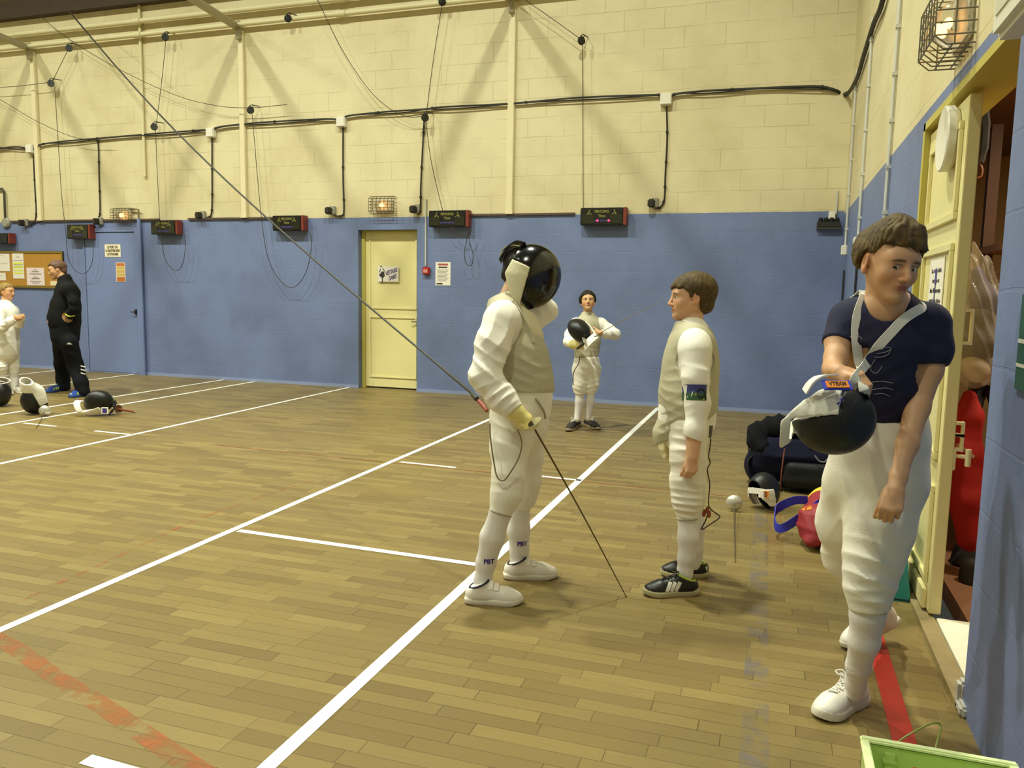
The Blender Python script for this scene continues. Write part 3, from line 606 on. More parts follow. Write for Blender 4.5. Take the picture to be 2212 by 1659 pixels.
cords = [([(40, -30), (110, 55), (240, 140), (370, 202), (460, 227), (535, 233), (620, 226)], 'long slack cord sagging across the cream wall to the middle post'),
         ([(-40, 195), (0, 215), (80, 262), (165, 298), (235, 303)], 'slack cord meeting the cable run at the end of the hall'),
         ([(146, 110), (130, 142), (114, 174)], 'short cord between the two end pulleys'), ([(-50, 192), (40, 186), (106, 178)], 'cord running off from the end pulley'),
         ([(118, 186), (124, 280), (133, 420), (142, 500), (147, 555), (162, 583), (182, 591), (198, 570), (203, 520)], 'cord looping under the scoreboard above the coach'),
         ([(336, 282), (341, 400), (348, 510), (358, 562), (378, 584), (394, 572), (401, 530), (399, 508)], 'cord looping under the scoreboard beside the blue door'),
         ([(545, 248), (556, 380), (567, 490), (580, 560), (605, 606), (632, 621), (655, 600), (669, 560), (673, 520), (669, 502)], 'cord looping under the scoreboard left of the yellow door'),
         ([(670, -30), (690, 8), (735, 100), (790, 185), (835, 230), (880, 252), (916, 251)], 'dark slack cord curving down to the pulley above the yellow door'),
         ([(955, 10), (936, 130), (921, 246)], 'straight cord between the two pulleys above the yellow door'),
         ([(920, 262), (930, 340), (945, 410), (957, 457)], 'cord dropping onto the scoreboard right of the yellow door'),
         ([(975, 490), (985, 503), (1010, 512), (1014, 496), (1008, 520), (1003, 548), (1008, 570), (1019, 572), (1022, 550), (1014, 520), (1018, 494)], 'twisted cord loop hanging under the scoreboard right of the yellow door'),
         ([(1110, -20), (1135, 0), (1195, 42), (1252, 83)], 'slanting cord to the pulley over the red lit scoreboard'), ([(1258, 96), (1259, 250), (1260, 452)], 'plumb cord dropping to the red lit scoreboard'),
         ([(358, 88), (350, 170), (338, 265)], 'thin cord between two pulleys beside the blue door')]
for pts, lb in cords:
    mb = MB(); mb.tube(smoothpath([bw(x, y, PO-.02) for x, y in pts], 6), .0045, 6); tag(obj('hanging_cable', mb, rope), lb, 'cord', 'hanging cords')

# ---- things on the right hand wall
p = V(LX-.03, 4.36, 2.0); a = rw(2050, 300)
p = V(LX-.032, a[1], a[2]); mb = MB(); mb.lathe([(.130, -.030), (.145, -.012), (.145, .018), (.138, .024), (.130, .022)], p, (-1, 0, 0), 40); o = obj('round_plaque', mb, white, smooth=True); tag(o, 'round white rimmed disc hung high on the yellow door leaf', 'disc')
mb = MB(); mb.lathe([(.131, .012), (.131, .018), (.001, .020)], p, (-1, 0, 0), 40); obj('face', mb, mat('plaque_face', (200, 192, 170), .6), o, smooth=True)
a, b = rw(2020, 560), rw(2045, 690); y = (a[1]+b[1])/2
ya, yb, za, zb = rw(2002, 560)[1], rw(2031, 556)[1], rw(2020, 556)[2], rw(2016, 690)[2]
mb = MB(); mb.bb((LX-.006, yb, zb), (LX-.002, ya, za)); o = obj('notice', mb, PF); tag(o, 'narrow white notice pinned on the yellow door leaf', 'notice')
tx = MB(); e = V(0, -1, 0), V(0, 0, 1)
for j, (s, ww) in enumerate((('La salle doit', .7), ('rangee et', .5), ('les fleurets', .75), ('remis en place', .8), ('a Faure', .5))): letters(tx, s, .03, (LX-.0075, (ya+yb)/2, za-.06-j*.048), *e, wid=abs(ya-yb)*ww, bold=.001)
obj('lettering', tx, ink, o, fix=False)
mb = MB(); mb.tube([(LX-.008, (ya+yb)/2, zb+.17), (LX-.008, (ya+yb)/2, zb+.24)], .018, 8, flat=(V(1, 0, 0), .1)); mb.tube([(LX-.008, (ya+yb)/2, zb+.17), (LX-.008, (ya+yb)/2+.01, zb+.09), (LX-.008, (ya+yb)/2+.02, zb+.01)], .009, 8, flat=(V(1, 0, 0), .1)); obj('brush_print', mb, mat('print_blue', (78, 74, 150), .7), o)
# white housing at the top over the doorway
a = rw(2165, 60); mb = MB(); mb.bb((RX-.10, 2.43, 2.265), (RX-.003, 2.98, 2.80), bev=.02); o = obj('exit_light', mb, mat('housing_white', (222, 220, 206), .4)); tag(o, 'white boxy light housing over the near side of the doorway', 'light housing')
obj('diffuser', MB().bb((RX-.104, 2.48, 2.33), (RX-.098, 2.93, 2.74)), mat('housing_pane', (206, 204, 190), .3), o)
# green sign at the edge
ya = rw(2216, 640)[1]; za, zb = rw(2207, 636)[2], rw(2204, 842)[2]
mb = MB(); mb.bb((RX-.008, ya-.35, zb), (RX-.002, ya+.005, za)); o = obj('safety_sign', mb, mat('sign_green', (30, 84, 62), .45)); tag(o, 'green safety sign cut by the picture edge on the near side wall', 'sign')
mb = MB(); zz = rw(2205, 740)[2]; mb.bb((RX-.0095, ya-.34, zz), (RX-.0075, ya, zz+.012)); mb.bb((RX-.0095, ya-.34, rw(2205, 792)[2]), (RX-.0075, ya, rw(2205, 792)[2]+.01)); obj('white_rule', mb, white, o)

# ---------------------------------------------------------------- light
def lamp(x, y, z, p, size=.5, col=(.965, 1, .80), spread=146):
    li = bpy.data.lights.new('hall_lamp', 'AREA'); li.shape = 'DISK'; li.size = size; li.energy = p; li.color = col; li.spread = math.radians(spread)
    o = bpy.data.objects.new('hall_lamp', li); COL.objects.link(o); o.location = (x, y, z); return o
LP = 440
for x in (-1.9, -5.9, -9.9): lamp(x, 5.0, 8.8, LP, .4); lamp(x, -.8, 8.4, LP*.32, .4)
lamp(-13.8, 5.0, 8.8, LP, .4)
sl = bpy.data.lights.new('store_lamp', 'AREA'); sl.shape = 'DISK'; sl.size = .3; sl.energy = 38; sl.color = (1, .82, .55)
so = bpy.data.objects.new('store_lamp', sl); COL.objects.link(so); so.location = (1.7, 4.6, 2.62)
wd = bpy.data.worlds.new('world'); SC.world = wd; wd.use_nodes = True
wd.node_tree.nodes['Background'].inputs[0].default_value = (.97, 1, .80, 1); wd.node_tree.nodes['Background'].inputs[1].default_value = .05
# ================================================================ smooth bodies: signed distance shapes meshed with surface nets
class Prim:
    L = 1.15
    def __init__(s, k=.0, sub=False): s.k = k; s.sub = sub
class Cone(Prim):
    """round cone a->b, radii ra, rb; ax/st: distances along ax are scaled by st (st<1 widens along ax)"""
    def __init__(s, a, b, ra, rb, k=.02, sub=False, ax=None, st=1.0):
        s.a = np.asarray(a, float); s.b = np.asarray(b, float); s.ra = ra; s.rb = rb; s.k = k; s.sub = sub; s.ax = None if ax is None else nrm(ax); s.st = st
        pad = max(ra, rb)/min(1, st)+k; s.lo = np.minimum(s.a, s.b)-pad; s.hi = np.maximum(s.a, s.b)+pad; s.L = max(1.1, st)
    def ev(s, P):
        a, b = s.a, s.b
        q = P-a; d = b-a
        if s.ax is not None:
            q = q+np.multiply.outer(q@s.ax*(s.st-1), s.ax); d = d+s.ax*((d@s.ax)*(s.st-1))
        dd = d@d
        if dd < 1e-12: return np.sqrt((q*q).sum(-1))-s.ra
        t = np.clip(q@d/dd, 0, 1); e = q-t[..., None]*d
        return np.sqrt((e*e).sum(-1))-(s.ra+(s.rb-s.ra)*t)
class Ell(Prim):
    """ellipsoid c, radii r along the rows of ax"""
    def __init__(s, c, r, ax=None, k=.02, sub=False):
        s.c = np.asarray(c, float); s.r = np.asarray(r, float); s.ax = np.eye(3) if ax is None else np.asarray(ax, float); s.k = k; s.sub = sub
        e = np.sqrt(((s.ax*s.r[:, None])**2).sum(0))+k; s.lo = s.c-e; s.hi = s.c+e; s.L = 1.3
    def ev(s, P):
        q = (P-s.c)@s.ax.T; k0 = np.sqrt(((q/s.r)**2).sum(-1)); k1 = np.sqrt(((q/s.r**2)**2).sum(-1))
        return np.where(k1 > 1e-9, k0*(k0-1)/np.maximum(k1, 1e-9), -s.r.min())
class Fn(Prim):
    """any distance function with explicit bounds"""
    def __init__(s, f, lo=None, hi=None, k=.0, sub=False, L=1.5): s.f = f; s.lo = lo; s.hi = hi; s.k = k; s.sub = sub; s.L = L
    def ev(s, P): return s.f(P)
def half(p, n, k=.0):
    """removes everything on the n side of the plane through p"""
    p = np.asarray(p, float); n = nrm(n); return Fn(lambda P: -((P-p)@n), k=k, sub=True)
def cutl(p, n, rad=.12):
    """the same, but only within rad of p"""
    p = np.asarray(p, float); n = nrm(n)
    def f(P): q = P-p; return np.maximum(-(q@n), np.sqrt((q*q).sum(-1))-rad)
    return Fn(f, sub=True)
def smin(a, b, k):
    if k <= 0: return np.minimum(a, b)
    h = np.maximum(k-np.abs(a-b), 0)/k; return np.minimum(a, b)-h*h*k*.25
def evalsdf(prims, P, disp=None):
    d = None
    for p in prims:
        e = p.ev(P)
        if p.sub: d = -smin(-d, e, p.k) if d is not None else None
        else: d = e if d is None else smin(d, e, p.k)
    if disp is not None: d = d-disp(P)
    return d
def sdf_mesh(prims, h, disp=None, dmax=.02):
    lo = np.min([p.lo for p in prims if not p.sub], axis=0)-h*3-dmax; hi = np.max([p.hi for p in prims if not p.sub], axis=0)+h*3+dmax
    B = 12; nb = np.ceil((hi-lo)/h/B).astype(int)+1; n = nb*B
    val = np.empty(tuple(n), np.float32)
    g = np.arange(B)*h; loc = np.stack(np.meshgrid(g, g, g, indexing='ij'), -1)
    ii = np.stack(np.meshgrid(*[np.arange(k) for k in nb], indexing='ij'), -1).reshape(-1, 3)
    cen = lo+ii*B*h+(B-1)*h/2; Rb = (B+1)*h*.8661
    ds = np.stack([p.ev(cen) for p in prims]); tot = evalsdf(prims, cen)
    Lm = np.array([p.L for p in prims])[:, None]; kk = np.array([p.k for p in prims])[:, None]; sub = np.array([p.sub for p in prims])[:, None]
    uni = np.where(sub, 1e9, ds-Rb*Lm); upper = np.where(sub, 1e9, ds+Rb*Lm).min(0)
    keep = np.where(sub, ds-Rb*Lm < kk+.002, uni <= upper+kk+.002)
    act = np.abs(tot) <= Rb*1.45+dmax
    val4 = val.reshape(nb[0], B, nb[1], B, nb[2], B)
    for bi in range(len(ii)):
        i, j, k = ii[bi]
        if not act[bi]: val4[i, :, j, :, k, :] = tot[bi]; continue
        P = loc+(lo+ii[bi]*B*h); pr = [p for q, p in enumerate(prims) if keep[q, bi]]
        if not any(not p.sub for p in pr): pr = prims
        val4[i, :, j, :, k, :] = evalsdf(pr, P, disp)
    ins = val < 0
    c = np.zeros(tuple(n-1), np.uint8)
    for a in (0, 1):
        for b in (0, 1):
            for e in (0, 1): c += ins[a:n[0]-1+a, b:n[1]-1+b, e:n[2]-1+e]
    cells = np.argwhere((c > 0) & (c < 8)); idx = np.full(tuple(n-1), -1, np.int32); idx[tuple(cells.T)] = np.arange(len(cells))
    corner = [(a, b, e) for a in (0, 1) for b in (0, 1) for e in (0, 1)]
    cv = np.stack([val[cells[:, 0]+a, cells[:, 1]+b, cells[:, 2]+e] for a, b, e in corner], 1); co_ = np.array(corner, float)
    acc = np.zeros((len(cells), 3)); cnt = np.zeros(len(cells))
    for p in range(8):
        for q in range(p+1, 8):
            if np.abs(co_[p]-co_[q]).sum() != 1: continue
            x = (cv[:, p] < 0) != (cv[:, q] < 0); t = np.where(x, cv[:, p]/np.where(x, cv[:, p]-cv[:, q], 1), 0)
            acc += np.where(x[:, None], co_[p]+t[:, None]*(co_[q]-co_[p]), 0); cnt += x
    vs = lo+(cells+acc/cnt[:, None])*h
    quads = []
    for ax in range(3):
        s0 = [slice(1, n[0]-1), slice(1, n[1]-1), slice(1, n[2]-1)]; s1 = list(s0); s0[ax] = slice(0, n[ax]-1); s1[ax] = slice(1, n[ax])
        A0, A1 = ins[tuple(s0)], ins[tuple(s1)]; e = np.argwhere(A0 != A1)
        if not len(e): continue
        base = e.copy(); u, w = (ax+1) % 3, (ax+2) % 3; base[:, u] += 1; base[:, w] += 1
        fl_ = A0[tuple(e.T)]
        def at_(du, dw): x = base.copy(); x[:, u] -= du; x[:, w] -= dw; return idx[tuple(x.T)]
        q = np.stack([at_(1, 1), at_(0, 1), at_(0, 0), at_(1, 0)], 1); q[~fl_] = q[~fl_][:, ::-1]; quads.append(q)
    q = np.concatenate(quads); q = q[(q >= 0).all(1)]
    return vs, q
def relax(vs, q, n=1, f=.5):
    for _ in range(n):
        acc = np.zeros_like(vs); cnt = np.zeros(len(vs))
        for i in range(4):
            np.add.at(acc, q[:, i], vs[q[:, (i+1) % 4]]); np.add.at(acc, q[:, i], vs[q[:, i-1]]); np.add.at(cnt, q[:, i], 2)
        vs = vs+f*(acc/np.maximum(cnt, 1)[:, None]-vs)
    return vs
def sobj(name, prims, h, mats, parent, disp=None, dmax=.02, color=None, rel=1, label=None):
    vs, q = sdf_mesh(prims, h, disp, dmax); vs = relax(vs, q, rel)
    me = bpy.data.meshes.new(name); me.vertices.add(len(vs)); me.vertices.foreach_set('co', vs.astype(np.float32).ravel())
    me.loops.add(len(q)*4); me.loops.foreach_set('vertex_index', q.astype(np.int32).ravel()); me.polygons.add(len(q))
    me.polygons.foreach_set('loop_start', np.arange(0, len(q)*4, 4, dtype=np.int32)); me.update(calc_edges=True); me.validate()
    me.polygons.foreach_set('use_smooth', [True]*len(me.polygons))
    if color is not None:
        c = color(vs); a = me.color_attributes.new('Col', 'FLOAT_COLOR', 'POINT'); a.data.foreach_set('color', np.concatenate([c, np.ones((len(c), 1))], 1).astype(np.float32).ravel())
    o = put(name, me, mats, parent)
    if label: o['label'] = label
    return o
# ---- cloth folds
_rs = np.random.RandomState(3)
def wob(P, f, seed=0):
    """cheap smooth noise in about -1..1"""
    r = np.random.RandomState(seed); out = 0
    for i in range(5):
        d = nrm(r.normal(size=3)); out = out+np.sin(P@(d*f*(.7+.6*r.rand()))+r.rand()*6.28)
    return out/2.6
def folds(spec, base=.0012, bf=22, seed=1):
    """spec: (centre, axis, wavelength, amp, radius): ridged creases across axis around centre"""
    S = [(np.asarray(c, float), nrm(a), 2*math.pi/wl, am, r) for c, a, wl, am, r in spec]
    def f(P):
        w = wob(P, bf, seed); d = base*w+base*wob(P, bf*2.3, seed+5)*.6
        for j, (c, a, fr, am, r) in enumerate(S):
            q = P-c; g = np.exp(-(q*q).sum(-1)/(r*r)); ph = (q@a)*fr+3.2*wob(P, bf*.75, seed+9+j)
            d = d+am*g*(.55-1.1*np.abs(np.sin(ph*.5))**.8)*np.clip(.75+.8*wob(P, bf*.9, seed+19+j), 0, 1.5)
        return d
    return f
def chain(pts, k=.02, ax=None, st=1.0, grow=0.0, scale=1.0):
    """pts: (px,py,depth,r_px); radii are measured in picture pixels at that depth"""
    W = [(A(x, y, d), r*d/FOC) for x, y, d, r in pts]
    return [Cone(W[i][0], W[i+1][0], W[i][1]*scale+grow, W[i+1][1]*scale+grow, k, ax=ax, st=st) for i in range(len(W)-1)]
# ---- hands
def hand(w, d, n, t, s=1.0, curl=(35, 45, 30), spread=.0, thumb=(.55, .55, .35), grow=0.0, k=.006, tcurl=25):
    """w wrist, d towards the knuckles, n the way the palm looks, t towards the thumb; s=1 is an adult hand"""
    d = nrm(d); n = nrm(n-d*(n@d)); t = nrm(t-d*(t@d)-n*(t@n)); pr = []
    pr.append(Cone(w, w+d*.035*s, .024*s+grow, .027*s+grow, k*1.5, ax=n, st=1.25))
    for off in (.026, .009, -.009, -.025):
        pr.append(Cone(w+d*.02*s+t*off*.55*s, w+d*.086*s+t*off*s-d*.012*s*(off < -.02), .0155*s+grow, .0125*s+grow, k*1.5))
    pr.append(Cone(w+d*.02*s+t*.016*s+n*.006*s, w+d*.055*s+t*.027*s+n*.008*s, .017*s+grow, .013*s+grow, k*1.5))
    for i, (off, ln) in enumerate(((.027, .92), (.009, 1.0), (-.009, .95), (-.025, .76))):
        p = w+d*(.088-(.010 if i == 3 else 0)-(.004 if i == 0 else 0))*s+t*off*s; ang = 0; r0 = (.0092 if i < 3 else .0082)*s
        for j, (L, cu) in enumerate(zip((.043, .027, .022), curl)):
            ang += math.radians(cu+i*3); e = p+(d*math.cos(ang)+n*math.sin(ang)+t*spread*(1.5-i)*.3)*L*ln*s
            pr.append(Cone(p, e, r0*(1-.08*j)+grow, r0*(.93-.09*j)+grow, k*.35)); p = e
    p = w+d*.028*s+t*.022*s+n*.006*s; a = nrm(d*thumb[0]+t*thumb[1]+n*thumb[2])
    q = p+a*.040*s; pr.append(Cone(p, q, .0135*s+grow, .0112*s+grow, k))
    a = nrm(a+(n*.5+d*.35)*math.tan(math.radians(tcurl))); e = q+a*.030*s; pr.append(Cone(q, e, .0105*s+grow, .0095*s+grow, k*.6))
    a = nrm(a+(n*.5+d*.2)*math.tan(math.radians(tcurl))); pr.append(Cone(e, e+a*.022*s, .0095*s+grow, .0078*s+grow, k*.6))
    return pr
# ---- heads
class Head:
    """o between the ears at eye height, f the way the face looks, u up, s chin-to-crown height"""
    def __init__(h, o, f, u, s):
        h.o = np.asarray(o, float); h.f = nrm(f); h.u = nrm(np.asarray(u)-h.f*(np.asarray(u)@h.f)); h.r = np.cross(h.f, h.u); h.s = s; h.ax = np.array([h.r, h.f, h.u])
    def w(h, x, y, z): return h.o+(h.r*x+h.f*y+h.u*z)*h.s
    def l(h, P): return (P-h.o)@h.ax.T/h.s
    def E(h, c, r, k=.04, sub=False, rot=None):
        ax = h.ax
        if rot: ax = (np.array(Matrix.Rotation(math.radians(rot[1]), 3, rot[0])) @ np.eye(3)) @ h.ax
        return Ell(h.w(*c), np.array(r)*h.s, ax, k*h.s, sub)
    def C(h, a, b, ra, rb, k=.04, sub=False, st=1.0, ax=None): return Cone(h.w(*a), h.w(*b), ra*h.s, rb*h.s, k*h.s, sub, ax=ax, st=st)
    def prims(h, neck=None, fat=1.0, lidz=0.0, smile=0.0, ears=True):
        E, C = h.E, h.C; f = fat
        P = [E((0, -.10, .12), (.325, .40, .36), .05), E((0, .10, -.10), (.262*f, .262, .34), .14),
             C((0, .06, -.24), (0, .245, -.385), .20*f, .085, .10), C((.19*f, -.02, -.19), (.05, .25, -.39), .085, .062, .09), C((-.19*f, -.02, -.19), (-.05, .25, -.39), .085, .062, .09),
             E((0, .24, .10), (.22, .115, .13), .10), C((-.15, .285, .052), (.15, .285, .052), .040, .040, .06),
             E((.155*f, .205, -.13), (.10, .10, .10), .08), E((-.155*f, .205, -.13), (.10, .10, .10), .08), E((0, .285, -.25), (.12, .075, .09), .06), E((0, .30, -.405), (.075, .062, .058), .05),
             E((.125, .385, -.012), (.075, .065, .052), .05, True), E((-.125, .385, -.012), (.075, .065, .052), .05, True),
             C((0, .345, .035), (0, .425, -.135), .030, .043, .035), E((0, .425, -.150), (.044, .044, .036), .02), E((.048, .385, -.165), (.030, .040, .028), .02), E((-.048, .385, -.165), (.030, .040, .028), .02),
             E((.024, .405, -.188), (.014, .022, .012), .01, True), E((-.024, .405, -.188), (.014, .022, .012), .01, True),
             E((0, .358, -.252), (.082+smile, .030, .020), .018), E((0, .350, -.294), (.070+smile, .032, .024), .018), E((0, .392, -.272), (.088+smile, .020, .0055), .012, True)]
        for s_ in (1, -1):
            P += [E((.125*s_, .292, .032+lidz), (.068, .050, .022), .012), E((.125*s_, .290, -.054), (.060, .045, .016), .014)]
            if ears: P += [E((.325*s_, -.065, -.045), (.034, .090, .135), .02, rot=('Z', 18*s_)), E((.352*s_, -.048, -.035), (.022, .050, .085), .02, True, rot=('Z', 18*s_)), E((.325*s_, -.03, -.15), (.028, .04, .045), .03)]
        if neck is not None: P.append(Cone(h.w(0, -.10, -.20), neck[0], .195*h.s, neck[1], .06*h.s))
        return P
    def paint(h, skin, lips=None, brow=None, blush=.08, lash=True):
        skin = np.array(lin(skin)); lips = np.array(lin(lips)) if lips is not None else skin*V(.86, .62, .58); brow = np.array(lin(brow)) if brow is not None else skin*.3
        def f(vs):
            q = h.l(vs); c = np.tile(skin, (len(vs), 1)); x, y, z = q.T; ax = np.abs(x)
            def mix(w, col):
                nonlocal c
                w = np.clip(w, 0, 1)[:, None]; c = c*(1-w)+np.asarray(col)*w
            fr = y > .1
            mix(fr*blush*4*np.exp(-((ax-.17)**2/.012+(z+.15)**2/.012)), skin*V(1.02, .70, .62))
            mix(fr*.5*np.exp(-(x**2/.006+(z+.16)**2/.004)), skin*V(1.0, .80, .74))
            mix((y > .3)*1.2*np.exp(-((ax/.085)**4+((z+.272)/.040)**4)), lips)
            mix((y > .2)*np.where(ax > .045, 1, 0)*1.15*np.exp(-(((ax-.13)/.085)**4+((z-.070+.25*np.maximum(ax-.13, 0))/.018)**2)), brow)
            if lash: mix((y > .25)*.9*np.exp(-(((ax-.125)/.064)**4+((z-.014)/.009)**2)), brow*.5)
            mix((ax > .30)*(y < .05)*.35*(z < .12)*(z > -.22), skin*V(1.03, .66, .58))
            return c
        return f
    def eyes(h, parent, iris=(70, 48, 30), gaze=(0, 0)):
        for s_ in (1, -1):
            c = h.w(.125*s_, .274, -.012); mb = MB(); r = .064*h.s
            mb.lathe([(r*math.sin(a), r*math.cos(a)) for a in np.linspace(math.pi*.98, .03, 12)], c, h.f, 18); e = obj('eye', mb, mat('eye_white', (206, 196, 182), .25), parent, smooth=True)
            mb = MB(); mb.lathe([(r*.46*math.cos(a), r*(.90+.12*math.sin(a))) for a in (0, .4, .8, 1.2, 1.5)], c, nrm(h.f+h.r*gaze[0]+h.u*gaze[1]), 14); obj('iris', mb, mat('iris_%d' % iris[0], iris, .15), e, smooth=True)
    def hair(h, parent, mt, hl, top=.07, tuft=.018, cell=None, seed=2, sides=.0, back=.0, fringe=None, label=None, vol=(0, 0, 0)):
        """hl: hairline height z against y (front positive): points kept above it"""
        hy, hz = np.array(hl).T
        pr = [h.E((0+vol[0], -.11+vol[1], .14+vol[2]), (.325+.045+sides, .40+.055+back, .36+top), .05)]
        for s_ in (1, -1): pr.append(h.E((.27*s_, .05, .02), (.075, .17, .17), .08))
        pr.append(h.E((0, -.30, -.16), (.235, .175+back, .20), .10))
        if fringe:
            for a, b, ra, rb in fringe: pr.append(h.C(a, b, ra, rb, .03))
        def cut(P):
            q = h.l(P); return (q[..., 2]-np.interp(q[..., 1], hy, hz)-.018*np.sin(q[..., 0]*37+q[..., 1]*23)-.014*np.sin(q[..., 0]*71-q[..., 1]*41))*h.s
        pr.append(Fn(cut, k=.02*h.s, sub=True, L=3.0))
        def face(P):   # keep the face open
            q = h.l(P); xx = np.abs(q[..., 0]); return -np.minimum(np.minimum(.262-xx, q[..., 1]-.13), .175+.035*np.sin(q[..., 0]*30+seed)-q[..., 2]+.2*np.maximum(xx-.16, 0)*-1.2)*h.s
        pr.append(Fn(face, k=.03*h.s, sub=True, L=2.0))
        def disp(P):
            q = h.l(P); a = np.arctan2(q[..., 0]*.9, q[..., 1]+.12*1); r_ = np.sqrt(q[..., 0]**2+(q[..., 1]+.1)**2)
            w = wob(q, 4.0, seed); w2 = wob(q, 11, seed+3); w3 = wob(q, 7, seed+8)
            return h.s*tuft*(.95*w+.75*w2+.24*np.sin(a*24+w*14+w3*6-r_*12)+.12*np.sin(a*43+w2*7+q[..., 2]*18+w3*9))
        return sobj('hair', pr, cell or h.s*.018, mt, parent, disp, h.s*tuft*2, rel=1, label=label)
def hairmat(name, c1, c2):
    m, n, l, b = nt(name); tc = N(n, 'ShaderNodeTexCoord')
    no = N(n, 'ShaderNodeTexNoise', i_Scale=16.0, i_Detail=4.0, i_Roughness=.6, i_Distortion=2.5); l.new(tc.outputs['Object'], no.inputs['Vector'])
    mr = N(n, 'ShaderNodeMapRange', i_1=.28, i_2=.74); l.new(no.outputs[0], mr.inputs[0])
    l.new(mixc(n, l, mr.outputs[0], lin(c1), lin(c2)), b.inputs['Base Color']); b.inputs['Roughness'].default_value = .68; b.inputs['Specular IOR Level'].default_value = .3
    n2 = N(n, 'ShaderNodeTexNoise', i_Scale=120.0, i_Detail=2.0, i_Distortion=1.5); l.new(tc.outputs['Object'], n2.inputs['Vector'])
    bp = N(n, 'ShaderNodeBump', i_Strength=.35, i_Distance=.004); l.new(n2.outputs[0], bp.inputs['Height']); l.new(bp.outputs[0], b.inputs['Normal'])
    return m
# ---- decals that wrap a printed shape onto a surface
def bvh_of(objs):
    vs = []; fs = []
    for o in objs:
        off = wloc(o); b = len(vs); vs += [Vector(v.co)+Vector(off) for v in o.data.vertices]; fs += [[i+b for i in p.vertices] for p in o.data.polygons]
    return BVHTree.FromPolygons(vs, fs)
def decal(name, targets, c, u, v, polys, m, parent, lift=.0015, bvh=None, grid=None, label=None):
    """polys: list of 2D polygons (or (verts2d, faces)) in metres about c; each is dropped onto the target along u x v"""
    bvh = bvh or bvh_of(targets); u = nrm(u); v = nrm(v-u*(np.asarray(v)@u)); n = np.cross(u, v); mb = MB()
    def drop(x, y):
        p = np.asarray(c)+u*x+v*y; hit = bvh.ray_cast(Vector(p+n*.3), Vector(-n), .6)
        return (np.array(hit[0])+n*lift) if hit[0] is not None else p+n*lift
    if grid:
        w, hh, nx, ny = grid
        vs = [drop(-w/2+w*i/nx, -hh/2+hh*j/ny) for j in range(ny+1) for i in range(nx+1)]
        mb.add(vs, [(j*(nx+1)+i, j*(nx+1)+i+1, (j+1)*(nx+1)+i+1, (j+1)*(nx+1)+i) for j in range(ny) for i in range(nx)])
    for p in polys or []:
        if isinstance(p, tuple): mb.add([drop(*q) for q in p[0]], p[1])
        else: mb.add([drop(*q) for q in p], [tuple(range(len(p)))])
    o = obj(name, mb, m, parent, fix=False)
    if label: o['label'] = label
    return o
def txt2(s, size, dx=0, dy=0, **kw):
    v, f = text_mesh(s, size, **kw); return ([(x+dx, y+dy) for x, y in v], f)
